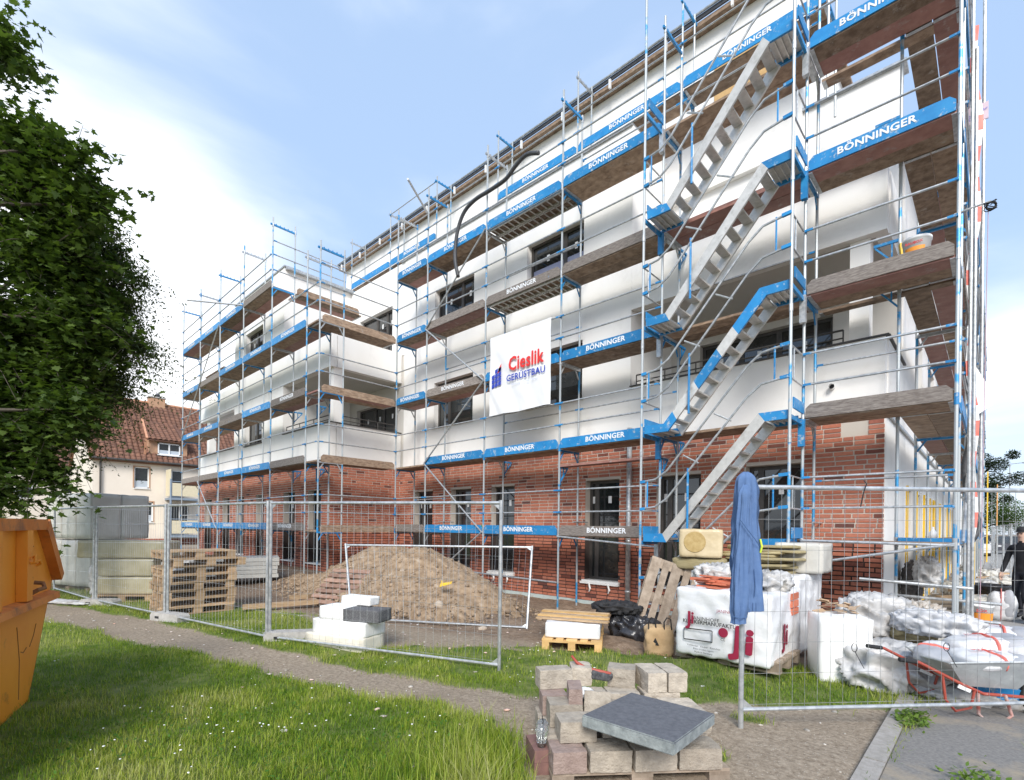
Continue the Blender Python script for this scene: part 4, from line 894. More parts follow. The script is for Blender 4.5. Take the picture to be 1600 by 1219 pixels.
# leaning pallet, paper bag
lp = pallet_proto(palold, 'leaning_pallet', 'old grey pallet standing on edge and leaning against the wool stack', None, (-3.88, 7.35, .54), 0)
lp.rotation_euler = Euler((0, 0, 0)); ex = Vector((.13, .42, 1.1)).normalized(); ey = Vector((.72, .60, 0)); ey = (ey-ex*ey.dot(ex)).normalized(); ez = ex.cross(ey)
if ez.dot(Vector((.686, -.727, 0))) < 0: ey = -ey; ez = ex.cross(ey)
mm = Matrix((ex, ey, ez)).transposed().to_4x4(); mm.translation = Vector((-3.62, 7.25, .54)); lp.matrix_world = mm
t = thing('paper_bag', 'brown paper bag with black handles in front of the leaning pallet', 'bag', (-3.22, 6.28, gz(-3.2, 6.3)-.01), R(40))
soft((.36, .2, .40), 'bag', paper, t, sub=10, amp=.03, nsc=5, pw=7, seed=13)
for x in (-.1, .1): MB().tube([(x-.05, -.08, .36), (x-.055, -.085, .46), (x-.02, -.085, .52), (x+.03, -.085, .5), (x+.045, -.08, .36)], .009, black, 6).build('handle', t)
MB().prism([(-.12, -.105, .16), (-.07, -.108, .26), (-.02, -.105, .16)], (0, -.002, 0), blackp).build('recycling_mark', t)
# ------------------------------------------------------------------ brick packs under printed film
def pack(name, label, x0, x1, y0, y1, z0, z1, seed, m=filmw):
    t = thing(name, label, 'wrapped brick pack', ((x0+x1)/2, (y0+y1)/2, z0)); soft((x1-x0, y1-y0, z1-z0), 'film', m, t, sub=22, amp=.028, nsc=3.2, pw=13, seed=seed); return t
pk = pack('brick_pack', 'white film wrapped pack of clinker bricks with maroon lettering', -2.82, -1.74, 5.93, 7.12, .15, .95, 31)
yf = -.612
def lt(s, x, z, sz, m, bold=.02, sx=1.0, rot=0): return text(s, sz, m, pk, (x, yf-.02, z), (math.cos(rot), 0, math.sin(rot)), (-math.sin(rot), 0, math.cos(rot)), 'print', bold, sx)
lt('JANINHOFF', -.16, .455, .062, blackp, .004); lt('KLINKERMANUFAKTUR', -.10, .41, .062, blackp, .02); lt('J', -.355, .44, .22, maroon, .03, 1.0); lt('i', -.315, .45, .20, maroon, .03)
lt('Ji', .27, .26, .40, maroon, .04, 1.15, -.05); lt('JANINHOFF', .10, .57, .05, maroon, .0); lt('CE', .045, .25, .045, blackp, .0)
mb = MB()
for a, b in (((-.42, .19), (-.08, .20)), ((-.08, .20), (-.08, .33)), ((-.08, .33), (-.42, .32)), ((-.42, .32), (-.42, .19))): mb.bar((a[0], yf-.014, a[1]), (b[0], yf-.014, b[1]), .004, .012, blackp)
mb.build('print_frame', pk); MB().lathe([(.0, 0), (.055, 0)], (0, 0, 0), maroon).build('round_print', pk, loc=(.045, yf-.014, .33), rot=(R(90), 0, 0))
for i, s in enumerate(('Verblender   Klinker   Riemchen', 'Bitte trocken lagern', 'Made in Germany')): lt(s, -.18, .13-.035*i, .03, blackp, 0)
text('Ji', .34, maroon, pk, (.553, -.1, .30), (0, 1, 0), (0, 0, 1), 'print', .03, 1.1)
# gap showing bricks through the film, and pallet
mb = MB()
for r_ in range(3):
    for c in range(1): mb.box((.52, .15, .5+r_*.09), (.556, .42, .575+r_*.09), clay)
mb.build('brick', pk)
pallet_proto(palold, 'wooden_pallet', 'weathered pallet under the printed brick pack', None, (-2.28, 6.45, gz(-2.3, 6.3)+.01), 0)
pk2 = pack('brick_pack', 'white wrapped pack behind the printed one, carrying mineral wool boards', -3.35, -1.86, 7.45, 8.75, .0, 1.05, 37)
# clinker slips and torn film on top
t = thing('slip_pile', 'pile of loose red clinker slips on the printed brick pack', 'brick slips', (-2.45, 6.3, .95))
for i in range(26): MB().box((-.12, -.035, 0), (.12, .035, .018), clay).build('brick_slip', t, loc=(random.uniform(-.2, .25), random.uniform(-.2, .2), .0+.019*(i//4)), rot=(random.uniform(-.08, .08), random.uniform(-.06, .06), random.uniform(-.5, .5)))
crumple('torn_film', 'torn white film with red print over the clinker slips', 'plastic sheet', (-2.55, 6.7, .98), (.7, .45, .22), dusty, 41, .12, 5, R(15), sub=18)
crumple('torn_film', 'crumpled white film at the back right of the printed pack', 'plastic sheet', (-1.95, 6.6, .93), (.42, .6, .22), dusty, 42, .12, 5, R(5), sub=18)
# mineral wool on the rear pack
t = thing('wool_board_pile', 'untidy pile of yellow mineral wool boards on the rear pack', 'insulation boards', (-2.5, 8.05, 1.05))
for i in range(9):
    soft((1.05-random.uniform(0, .3), .55, .042), 'wool_board', wool, t, sub=5, amp=.012, nsc=4, pw=9, seed=50+i, loc=(random.uniform(-.12, .12), random.uniform(-.15, .05), .043*i), rot=(random.uniform(-.03, .03), random.uniform(-.05, .05), random.uniform(-.12, .12)))
soft((.62, .62, .42), 'wool_pack', filmwp, None, sub=8, amp=.014, nsc=3, pw=12, seed=61, loc=(-2.02, 8.35, 1.06), label='pale wrapped insulation pack at the right end of the wool boards', cat='insulation pack')
t = thing('wool_pack_open', 'wrapped mineral wool pack with a round opening, on top of the pile by the stair', 'insulation pack', (-3.22, 7.6, 1.24), R(20))
soft((.6, .52, .42), 'pack', mat('tan_wrapped_wool', (.50, .39, .22), (.62, .51, .33), rough=.35, scale=3, bump=.5, bscale=16), t, sub=9, amp=.016, nsc=3, pw=10, seed=62); MB().lathe([(0, 0), (.15, 0), (.155, -.006)], (0, 0, 0), mat('bare_tan_wool', (.38, .26, .10), (.50, .37, .17), rough=1, scale=14)).build('round_opening', t, loc=(-.08, -.272, .23), rot=(R(90), 0, 0))
soft((.75, .55, .17), 'wool_board', wool, None, sub=6, amp=.02, nsc=4, pw=9, seed=63, loc=(-3.25, 7.65, 1.06), rot=(0, 0, R(12)), label='grey-brown mineral wool slab under the open pack', cat='insulation board')
# polystyrene block right of the pack
soft((.50, .55, .74), 'polystyrene_block', eps, None, sub=9, amp=.012, nsc=3, pw=16, seed=64, loc=(-1.27, 6.75, -.03), rot=(0, 0, R(26)), label='tall white polystyrene block standing on the grass right of the printed pack', cat='polystyrene block')
rng2 = random.Random(3)
t = thing('scrap_pile', 'brown cardboard and wood scraps on the tall polystyrene block', 'scraps', (-1.30, 6.95, .71))
for i in range(16): MB().box((-.06, -.035, 0), (.06, .035, .01), mat('cardboard', (.40, .27, .16), (.50, .36, .24), rough=.9, isl=.2)).build('scrap', t, loc=(rng2.uniform(-.2, .14), rng2.uniform(-.14, .2), .008*i*.9), rot=(rng2.uniform(-.4, .4), rng2.uniform(-.4, .4), rng2.uniform(0, 3)))
crumple('plastic_heap', 'white paper and film heaped behind the tall polystyrene block', 'plastic sheet', (-1.05, 7.6, .2), (.8, .7, .68), dusty, 65, .16, 4, R(20), sub=18)
crumple('wool_offcut', 'yellow mineral wool offcut half wrapped in film left of the wheelbarrow', 'insulation offcut', (-.72, 7.45, .40), (.62, .4, .30), wool, 66, .05, 4, R(-35))
crumple('plastic_heap', 'translucent plastic sheeting spread on the grass left of the wheelbarrow', 'plastic sheet', (-.78, 6.75, -.05), (1.0, .75, .50), dusty, 67, .15, 3.4, R(15), sub=22)
crumple('plastic_heap', 'low plastic sheeting under the wheelbarrow handles', 'plastic sheet', (-.22, 6.75, -.05), (.9, .55, .22), dusty, 68, .08, 5, R(10), sub=18)
crumple('grey_cloth', 'bundled grey dust sheet lying behind the wheelbarrow handles', 'cloth', (-.45, 7.25, .52), (.85, .35, .26), mat('grey_sheet', (.50, .50, .51), (.62, .62, .62), rough=.7, scale=3), 69, .1, 6, R(-15), sub=20)
MB().box((-.25, -.17, 0), (.25, .17, .13), blue).build('blue_crate', label='blue plastic crate under the wheelbarrow', cat='crate', loc=(.08, 6.78, .1), rot=(.1, 0, R(20)))
# ------------------------------------------------------------------ wheelbarrow with cement bags
A = Vector((-.72, 5.99, .58)); W_ = Vector((.52, 6.86, .19)); dx_ = Vector((W_.x-A.x, W_.y-A.y, 0)); LN = dx_.length; rz = math.atan2(dx_.y, dx_.x)
wb = thing('wheelbarrow', 'zinc wheelbarrow with red frame and black grips loaded with cement bags', 'wheelbarrow', (A.x, A.y, 0), rz); wb.scale = (.87, 1, .84)
tr = [(.42, .30, .62), (1.34, .33, .60), (1.12, .20, .30), (.62, .18, .34)]
top = [(.38, -.31, .60), (1.34, -.29, .66), (1.46, 0, .68), (1.34, .29, .66), (.38, .31, .60), (.34, 0, .58)]; bot = [(.60, -.19, .33), (1.10, -.18, .32), (1.18, 0, .33), (1.10, .18, .32), (.60, .19, .33), (.56, 0, .34)]
v = top+bot+[(x*1.0+.0, y*.94, z-.012) for x, y, z in top]+[(x, y*.94, z+.012) for x, y, z in bot]
f = [(i, (i+1) % 6, 6+(i+1) % 6, 6+i) for i in range(6)]+[tuple(range(6, 12))]+[(12+i, 18+i, 18+(i+1) % 6, 12+(i+1) % 6) for i in range(6)]+[tuple(range(23, 17, -1))]+[(i, 12+i, 12+(i+1) % 6, (i+1) % 6) for i in range(6)]
MB().add(v, f, zinc).build('tray', wb); MB().tube([Vector(p) for p in top]+[Vector(top[0])], .011, zinc, 8).build('tray_rim', wb)
for s_ in (-1, 1):
    MB().tube([(0.0, s_*.27, .60), (.12, s_*.27, .585), (.55, s_*.25, .36), (.75, s_*.23, .27), (1.38, s_*.10, .21), (1.46, s_*.07, .19)], .017, redpaint, 10).build('frame_tube', wb)
    MB().tube([(-.06, s_*.27, .605), (.10, s_*.27, .588)], .023, black, 10).build('grip', wb)
    MB().tube([(.70, s_*.23, .29), (.70, s_*.24, .06), (.76, s_*.24, .0), (.93, s_*.24, .0), (1.0, s_*.24, .06), (.97, s_*.20, .26)], .015, mat('paint_splashed_leg', (.55, .52, .48), (.38, .10, .07), rough=.7, scale=7), 8).build('leg', wb)
    MB().tube([(.35, s_*.26, .46), (.38, s_*.26, .2), (.48, s_*.25, .08), (.62, s_*.25, .12), (.66, s_*.24, .3)], .013, redpaint, 8).build('leg_brace', wb)
    MB().bar((.5, s_*.26, .36), (.62, s_*.25, .31), .01, .06, whitepl).build('maker_plate', wb)
wh = MB(); pts = [(1.46+.145*math.cos(t), 0, .19+.145*math.sin(t)) for t in np.linspace(0, 2*math.pi, 25)]; wh.tube(pts, .045, rubber, 10, cap=False); wo_ = wh.build('wheel', wb, smooth=True)
g = MB(); g.tube([(1.46, -.03, .19), (1.46, .03, .19)], .105, whitepl, 20); g.tube([(1.46, -.08, .19), (1.46, .08, .19)], .02, galv, 10); g.build('rim', wo_)
cem = mat('cement_bag_white', (.60, .60, .60), (.72, .72, .72), rough=.6, scale=4, bump=.6, bscale=22, dirt=((.45, .42, .38), 5, .56, .72)); cemg = mat('cement_bag_grey', (.33, .34, .36), (.42, .42, .44), rough=.6, scale=4, bump=.3, bscale=12)
def bag(label, loc, rz, m=cem, tilt=(0, 0), size=(.62, .40, .14), seed=0, word='', band=redlab, group='cement bags at the right'):
    t = thing('cement_bag', label, 'cement bag', loc, group=group, rot=(tilt[0], tilt[1], rz)); soft(size, 'bag', m, t, sub=10, amp=.022, nsc=4, pw=3.2, seed=seed)
    sx, sy, sz = size
    soft((sx*.42, sy*1.04, sz*1.06), 'printed_band', cemg if m is cem else cem, t, sub=6, amp=.018, nsc=4, pw=3.2, seed=seed, loc=(sx*.22, 0, -.001)); soft((sx*.06, sy*1.08, sz*1.10), 'red_band', flagred, t, sub=4, amp=.012, nsc=4, pw=3.2, seed=seed, loc=(-sx*.02, 0, -.001))
    if word: text(word, .07, redlab, t, (-sx*.12, -sy*.0, sz*1.02+.012), (1, 0, 0), (0, 1, 0), 'print', .02); text(word, .06, redlab, t, (-sx*.1, -sy*.47, sz*.45), (1, 0, 0), (0, -.5, 1), 'print', .02)
    return t
cr_, sr_ = math.cos(rz), math.sin(rz)
WB = lambda x, y, z: (A.x+(x:=x*.87)*cr_-y*sr_, A.y+x*sr_+y*cr_, z*.84)
bag('near cement bag lying in the wheelbarrow tray', WB(.92, -.08, .50), rz+.1, cem, (.05, .03), (.60, .38, .15), 71, 'Mörtel')
bag('second cement bag on top in the wheelbarrow, farther back', WB(1.10, .16, .60), rz-.1, cem, (-.05, -.08), (.66, .40, .17), 72, 'Mörtel')
bag('grey cement bag at the left end of the wheelbarrow tray', WB(.60, .14, .50), rz+.7, cemg, (.1, -.1), (.5, .34, .14), 73)
bag('cement bag with an L on it at the far right of the wheelbarrow load', WB(1.42, -.02, .58), rz-.5, cem, (0, -.1), (.5, .36, .16), 74, 'L')
bag('bag resting on the ground behind the wheelbarrow wheel', WB(1.7, .45, .0), rz+.4, cem, (0, 0), (.6, .4, .16), 75)
crumple('plastic_sheet', 'clear plastic sheet on the pavement by the wheelbarrow wheel', 'plastic sheet', (.62, 6.75, -.01), (.9, .45, .10), dusty, 76, .05, 5, R(20))
# ------------------------------------------------------------------ blue hoodie on the fence post
def hoodie():
    t = thing('blue_hoodie', 'blue hooded fleece jacket hanging over the near fence post', 'jacket', (-1.5, 4.36, 0), YAW)
    def shell(x0, x1, ztop, length, seed, prof, yo=0, tilt=0, dip=0, cols=84, rows=70):
        v = []
        for i in range(rows):
            u = i/(rows-1); d = length*u; r_ = np.interp(u, [q[0] for q in prof], [q[1] for q in prof]); cx_ = x0+(x1-x0)*u
            for j in range(cols):
                a = 2*math.pi*j/cols; ca, sa = math.cos(a), math.sin(a)
                n1 = noise.noise(Vector((ca*1.9+seed, sa*1.9, d*1.1))); n2 = noise.noise(Vector((ca*4.6+seed, sa*4.6, d*2.2+3))); n3 = noise.noise(Vector((ca*3, sa*3+seed, d*9)))
                k = 1+min(1, u*7)*(.52*n1+.34*(abs(n2)*-1.6+.35)+.10*n3)
                v.append((cx_+r_*ca*k*.95, yo+r_*sa*k*.60, ztop-d-dip*max(0, -ca)*u+.012*n1))
        f = [(i*cols+j, i*cols+(j+1) % cols, (i+1)*cols+(j+1) % cols, (i+1)*cols+j) for i in range(rows-1) for j in range(cols)]+[tuple(range(cols))[::-1]]
        return v, f
    v, f = shell(.015, .035, 2.13, 1.14, 1.3, [(0, .015), (.02, .06), (.05, .080), (.12, .088), (.3, .092), (.6, .112), (.85, .122), (1, .118)])
    MB().add(v, f, blue_cloth).build('body', t, smooth=True)
    v, f = shell(-.01, -.055, 2.02, 1.13, 5.7, [(0, .02), (.06, .055), (.3, .062), (.6, .070), (.9, .066), (.97, .052), (1, .054)], yo=-.055, cols=60)
    MB().add(v, f, blue_cloth).build('sleeve', t, smooth=True)
    dk = mat('dark_blue_seam', (.06, .12, .25), rough=.9)
    MB().tube([(-.075, -.105, 1.74), (-.02, -.118, 1.66), (.05, -.098, 1.585), (.10, -.075, 1.53)], .0035, dk, 5).build('seam', t); MB().tube([(-.115, -.085, .955), (-.055, -.115, .945), (.0, -.095, .955)], .003, dk, 5).build('cuff_seam', t)
    MB().tube([(.055, -.085, 1.34), (.065, -.09, 1.2), (.06, -.09, 1.12)], .0035, dk, 5).build('pocket_seam', t)
    for i in range(22): a = R(-165+i*14); MB().tube([(.035+.118*math.cos(a), .075*math.sin(a), 1.065), (.035+.120*math.cos(a), .077*math.sin(a), 1.0)], .0022, dk, 4).build('hem_rib', t)
    MB().tube([(.128, -.03, 1.58), (.137, -.04, 1.52), (.13, -.03, 1.47)], .008, mat('neon_yellow_trim', (.6, .75, .05), rough=.6), 6).build('neon_trim', t)
hoodie()
# ------------------------------------------------------------------ pallet of pavers with slab
pr_ = R(48.6); pc_ = (-2.04, 2.57)
PT = (*rot2(pc_, pr_, .60, .42), -.075)
pallet_proto(palold, 'wooden_pallet', 'old pallet sunk in the grass under the concrete pavers', None, PT, pr_)
PV = 'concrete pavers stacked on the pallet'
def pav(lab, x, y, z, sx=.285, sy=.19, sz=.14, rz=0, m=paver, tilt=0, seed=0):
    random.seed(seed+int(x*100)+int(y*1000)); c = rot2(pc_, pr_, x+sx/2, y+sy/2)
    return soft((sx, sy, sz), 'concrete_paver', m, None, sub=6, amp=.007, nsc=9, pw=22, seed=int(x*77+y*31+z*11) % 97, smooth=False, loc=(*c, z), rot=(tilt, 0, pr_+rz+random.uniform(-.03, .03)), label=lab, cat='paver', group=PV)
pinkp = mat('pinkish_paver', (.27, .195, .165), (.36, .27, .23), rough=.95, scale=14, isl=.1, bump=.9, bscale=70)
colw = [(.0, .23), (.245, .285), (.54, .295), (.845, .30)]
cn = ['leftmost, pinkish', 'second from the left', 'third from the left', 'rightmost']
for r_ in range(4):
    for c, (x, wd) in enumerate(colw):
        if r_ in (1, 2) and c in (1, 2): continue
        pav(f'bottom layer paver, {cn[c] if r_ == 0 else cn[c].split(",")[0]} in the {["front", "second", "third", "back"][r_]} row', x, .0+r_*.215, .070, wd-.008, .205, .14, m=pinkp if (c == 0 and r_ < 1) else paver, seed=r_*5+c)
pav('second layer paver at the left front, beside the drinking cup', .07, .13, .213, .25, .2, .14, .04); pav('second layer paver at the left, third row back', .05, .40, .213, .24, .2, .16, .0)
for i, (x, y) in enumerate(((.38, .20), (.68, .22), (.92, .24), (.36, .42), (.67, .44), (.92, .44))): pav(f'second layer paver hidden half under the slab, {["left front","middle front","right front","left rear","middle rear","right rear"][i]}', x, y, .213, .26, .19, .125)
for i, (x, y, wd) in enumerate(((.03, .64, .20), (.33, .66, .22), (.56, .66, .25), (.84, .66, .29))): pav(f'second layer paver in the back row, {["leftmost","second from left","second from right","rightmost"][i]}', x, y, .213, wd, .19, .15, m=pinkp if i == 0 else paver)
pav('tall pinkish paver standing on end at the left', .20, .42, .22, .10, .20, .27, -.1, m=pinkp, tilt=.05); pav('pale paver leaning upright behind the slab', .30, .36, .24, .19, .09, .22, -.25, tilt=-.3)
TL3 = 'top layer paver'
pav(TL3+' at the far left, broad side to the camera', .02, .80, .365, .27, .15, .15, .12); pav(TL3+' beside the hand brush, turned slightly', .31, .86, .365, .17, .2, .15, -.15)
pav(TL3+' right of the hand brush, corner to the camera', .62, .80, .365, .22, .2, .15, -.35); pav(TL3+', second from the right end', .86, .66, .365, .155, .3, .155, .05); pav(TL3+' at the right end of the stack', 1.03, .66, .365, .155, .3, .155, .02)
t = thing('dark_grey_slab', 'square dark grey concrete slab lying tilted on the pavers', 'slab', (-1.645, 3.09, .350), rot=(R(-1.2), R(.8), R(3)))
bm = bmesh.new(); bmesh.ops.create_cube(bm, size=1); 
for v in bm.verts: v.co = Vector((v.co.x*.62, v.co.y*.68, (v.co.z+.5)*.078))
bmesh.ops.bevel(bm, geom=[e for e in bm.edges], offset=.007, segments=2, affect='EDGES'); me = bpy.data.meshes.new('slab'); bm.to_mesh(me); bm.free(); me.materials.append(slate); me.materials.append(slabedge)
for p in me.polygons: p.material_index = 0 if p.normal.z > .5 else 1
put('slab', me, t)
# hand brush on the pavers
c = rot2(pc_, pr_, .50, .86)
t = thing('hand_brush', 'dusty black hand brush with red handle lying on the pavers', 'brush', (*c, .42), pr_+R(-38))
soft((.24, .06, .07), 'bristles', mat('dusty_bristles', (.04, .04, .045), (.13, .13, .13), rough=1, scale=30, bump=.8), t, sub=7, amp=.012, nsc=12, pw=4, seed=84, loc=(.02, 0, -.0))
MB().tube([(-.22, 0, .16), (-.17, 0, .11), (-.09, 0, .075), (.13, 0, .065)], [.010, .013, .016, .014], redpaint, 10).build('handle', t, smooth=True)
crumple('paper_scrap', 'white paper scrap wedged between the upper pavers', 'paper', (*rot2(pc_, pr_, .36, .68), .345), (.15, .22, .05), whitepl, 85, .02, 8, pr_)
# drinking cup
def cup(loc, label, lean=0):
    t = thing('drinking_cup', label, 'cup', loc, rot=(lean, 0, 0)); cp = mat('clear_cup', (.75, .78, .78), rough=.08, trans=.85)
    MB().lathe([(.0, 0), (.028, 0), (.042, .11), (.041, .112)], (0, 0, 0), cp).build('cup_body', t, smooth=True); MB().lathe([(.0, .004), (.028, .004), (.031, .03), (.0, .03)], (0, 0, 0), mat('brown_drink', (.10, .04, .02), rough=.2)).build('drink', t, smooth=True)
    MB().lathe([(.045, .110), (.044, .12), (.032, .145), (.01, .155), (0, .156)], (0, 0, 0), cp).build('domed_lid', t, smooth=True); MB().tube([(.005, 0, .01), (.012, 0, .19)], .003, black, 6).build('straw', t)
cpos = rot2(pc_, pr_, -.05, .30)
t = thing('red_brick_base', 'two dark red bricks standing left of the pavers under the cup', 'bricks', (*cpos, 0), pr_+.1)
for z in (0, .085): MB().box((-.06, -.14, z-.01), (.06, .13, z+.073), mat('dark_brick', (.17, .09, .08), (.24, .13, .11), rough=.9, scale=10)).build('brick', t)
cup((*rot2(pc_, pr_, -.04, .22), .16), 'clear plastic cup with dome lid and straw on the dark bricks'); cup((*rot2(pc_, pr_, .0, .33), .16), 'second clear cup leaning behind the first cup', .25)
# ------------------------------------------------------------------ skip
W0 = Vector((-6.72, .50, 0)); dv = (Vector((-5.66, .16, 0))-W0).normalized(); srz = math.atan2(dv.y, dv.x)
sk = thing('orange_skip', 'battered orange metal skip at the left edge, standing on the grass', 'skip', W0-dv*.28, srz)
prof = [(.72, .03), (.0, 1.12), (.48, 1.66), (3.2, 1.66), (3.4, 1.1), (3.0, .03)]
yb = 1.7    # body lies to the left of the visible side (negative local y)
mb = MB(); mb.prism([(x, 0, z) for x, z in prof], (0, -.01, 0), orange); mb.build('side_panel', sk)
mb = MB(); mb.prism([(x, -yb, z) for x, z in prof], (0, -.01, 0), orange); mb.build('side_panel', sk)
mb = MB()
for (x0, z0), (x1, z1) in ((prof[0], prof[1]), (prof[4], prof[5]), (prof[5], prof[0])): mb.hexa([(x0, 0, z0), (x0, -yb, z0), (x0+.012, -yb, z0+.01), (x0+.012, 0, z0+.01), (x1, 0, z1), (x1, -yb, z1), (x1+.012, -yb, z1+.01), (x1+.012, 0, z1+.01)], orange)
mb.build('end_and_floor_plates', sk)
# skip: ribs, rims, hook
mb = MB()
for a, b in (((.48, 1.66), (3.2, 1.66)), ): mb.hexa([(a[0]-.02, -.03, a[1]-.085), (b[0], -.03, b[1]-.085), (b[0], .07, b[1]-.085), (a[0]-.02, .07, a[1]-.085), (a[0]+.01, -.03, a[1]+.012), (b[0], -.03, b[1]+.012), (b[0], .07, b[1]+.012), (a[0]+.01, .07, a[1]+.012)], orange_rim)
mb.build('top_rim', sk)
MB().prism([(.46, -.03, 1.672), (-.02, -.03, 1.12), (.06, -.03, 1.06), (.53, -.03, 1.574)], (0, .11, 0), orange_rim).build('sloping_rim', sk)
MB().hexa([(.18, .0, .88), (3.2, .0, .88), (3.2, .10, .90), (.20, .10, .90), (.13, 0, .97), (3.2, 0, .97), (3.2, .085, .955), (.16, .085, .955)], orange_rim).build('side_rib', sk)
MB().box((.92, .002, .97), (1.06, .075, 1.573), orange).build('upright_rib', sk); MB().box((1.6, .002, .97), (1.75, .075, 1.573), orange).build('upright_rib', sk)
MB().tube([(.80, .02, 1.0), (.80, .08, 1.04), (.74, .11, 1.05), (.70, .09, 1.09), (.71, .03, 1.10)], .018, rust, 8).build('lashing_hook', sk); MB().bar((.81, .02, .97), (.80, .03, 1.16), .03, .02, rust).build('hook_pin', sk)
MB().tube([(1.0, .08, 1.33), (1.0, .11, 1.36), (1.0, .11, 1.30), (1.0, .08, 1.29)], .014, orange, 8).build('small_lug', sk); MB().tube([(.53, .0, 1.24), (.53, .03, 1.26), (.56, .03, 1.29), (.59, .0, 1.28)], .012, orange, 8).build('small_lug', sk)
scr = mat('scratch_mark', (.22, .09, .04), rough=.9)
for pts in (((1.02, .75), (.95, .45), (.96, .12)), ((.53, .70), (.60, .60), (.70, .52)), ((.92, .52), (.86, .50), (.78, .53)), ((.62, 1.42), (.68, 1.45), (.75, 1.44))): MB().tube([(x, .001, z) for x, z in pts], .004, scr, 4).build('scratch', sk)
crumple('grey_load', 'grey covered load heaped inside the skip', 'rubble', (*rot2((W0.x, W0.y), srz, 1.5, -.95), 1.30), (1.9, 1.3, .55), mat('grey_tarp', (.36, .37, .39), (.45, .46, .48), rough=.8), 90, .1, 3, srz)
# ------------------------------------------------------------------ banner, hoses, bits on the scaffold
bn = thing('white_banner', 'white scaffolding firm banner with red and blue lettering tied to the scaffold', 'banner', (-8.52, 9.21, 5.53))
cols, rows = 44, 40; v = []; UV = []
for j in range(rows+1):
    for i in range(cols+1):
        u, w_ = i/cols, j/rows; x = (u-.5)*2.02; z = (w_-.5)*2.02
        d = .030*noise.noise(Vector((x*2.2, z*1.1, 1)))+.014*math.sin(x*9+z*4)*(1-w_)+.012*noise.noise(Vector((x*6+z*3, z*2, 5)))
        v.append((x, -.01+d-.03*math.sin(math.pi*w_)*0, z+.012*math.sin(u*9)*(w_ < .03)))
f = [(j*(cols+1)+i, j*(cols+1)+i+1, (j+1)*(cols+1)+i+1, (j+1)*(cols+1)+i) for j in range(rows) for i in range(cols)]
MB().add(v, f, cloth_w).build('cloth', bn, smooth=True)
def bt(s, x, z, sz, m, bold, sx): return text(s, sz, m, bn, (x, -.052, z), (1, 0, .0), (0, 0, 1), 'lettering', bold, sx)
redb = mat('bright_red_print', (.72, .035, .03), rough=.55); blub = mat('deep_blue_print', (.03, .06, .42), rough=.55)
bt('Cieslik', .25, .16, .47, redb, .026, .86); bt('GERÜSTBAU', .25, -.17, .225, blub, .018, 1.0); bt('Vermietung  ·  Montage  ·  Service', .22, -.335, .062, mat('pale_blue_print', (.45, .5, .72), rough=.6), 0, 1.0)
mb = MB()
for r_ in range(4):
    for c in range(3):
        if r_ >= c*1.0+2.3-.0: continue
        x = -.90+c*.115; z = -.33+r_*.115+.02*c; mb.prism([(x, -.05, z), (x+.10, -.05, z+.03), (x+.10, -.05, z+.125), (x, -.05, z+.095)], (0, -.002, 0), blub)
mb.build('emblem', bn)
MB().prism([(-.70, -.05, .02), (-.66, -.05, .14), (-.56, -.05, .26), (-.58, -.05, .10)], (0, -.002, 0), redb).build('emblem_flash', bn)
for x, z in ((-1, 1), (1, 1), (-1, -1), (1, -1)): MB().tube([(x*1.0, 0, z*1.0), (x*1.05, .07, z*1.03)], .006, whitepl, 5).build('tie', bn)
def spline(pts, n=6):
    P_ = [Vector(p) for p in pts]; P_ = [P_[0]]+P_+[P_[-1]]; o = []
    for i in range(1, len(P_)-2):
        for k in range(n):
            t = k/n; a, b, c, d = P_[i-1], P_[i], P_[i+1], P_[i+2]; o.append(.5*((2*b)+(c-a)*t+(2*a-5*b+4*c-d)*t*t+(3*b-a-3*c+d)*t**3))
    return o+[P_[-2]]
MB().tube(spline([(-10.79, 9.15, 8.54), (-10.93, 9.15, 9.1), (-10.86, 9.15, 9.74), (-10.62, 9.17, 10.22), (-10.2, 9.2, 10.42), (-9.6, 9.2, 10.42), (-9.05, 9.2, 10.45), (-8.72, 9.2, 10.62), (-8.35, 9.2, 10.72), (-8.0, 9.25, 10.62)]), .05, hose_m, 12).build('black_hose', smooth=True, label='thick black corrugated hose hung over the upper scaffold of the middle front', cat='hose')
MB().tube(spline([(-.30, 11.5, 5.71), (-.24, 11.5, 5.33), (-.29, 11.5, 4.8), (-.35, 11.5, 4.38), (-.30, 11.5, 3.83), (-.31, 11.5, 3.19), (-.37, 11.5, 2.76), (-.32, 11.5, 2.28), (-.24, 11.5, 2.01), (-.18, 11.4, 1.75), (-.30, 11.3, 1.45)]), .045, hose_m, 10).build('black_hose', smooth=True, label='black hose hanging down the outer side of the street scaffold', cat='hose')
t = thing('pulley_arm', 'pulley with looped black rope on an arm beyond the right scaffold corner', 'pulley', (-.37, 10, 6.42))
MB().tube([(-.1, 0, -.03), (.30, 0, .0)], .014, galv, 8).build('arm', t); MB().tube([(.30+.05*math.cos(a), .02, -.06+.055*math.sin(a)) for a in np.linspace(0, 6.28, 16)], .014, black, 8).build('pulley_wheel', t)
MB().tube([(.29+.07*math.cos(a*1.7), .03*math.sin(a), -.07+.06*math.sin(a*1.3)) for a in np.linspace(0, 12, 30)], .007, black, 6).build('rope_coil', t); MB().tube([(.27, .02, -.08), (.22, .9, -6.3)], .005, mat('pinkish_rope', (.55, .38, .45), rough=.8), 6).build('rope', t)
t = thing('plaster_bucket', 'white plaster bucket with orange label standing on the plank at the right corner', 'bucket', (-.86, 9.50, LV[3]-.005))
MB().lathe([(.001, 0), (.135, 0), (.170, .39), (.18, .395), (.18, .43), (.168, .43), (.14, .02), (0, .02)], (0, 0, 0), whitepl, 28).build('bucket_body', t, smooth=True)
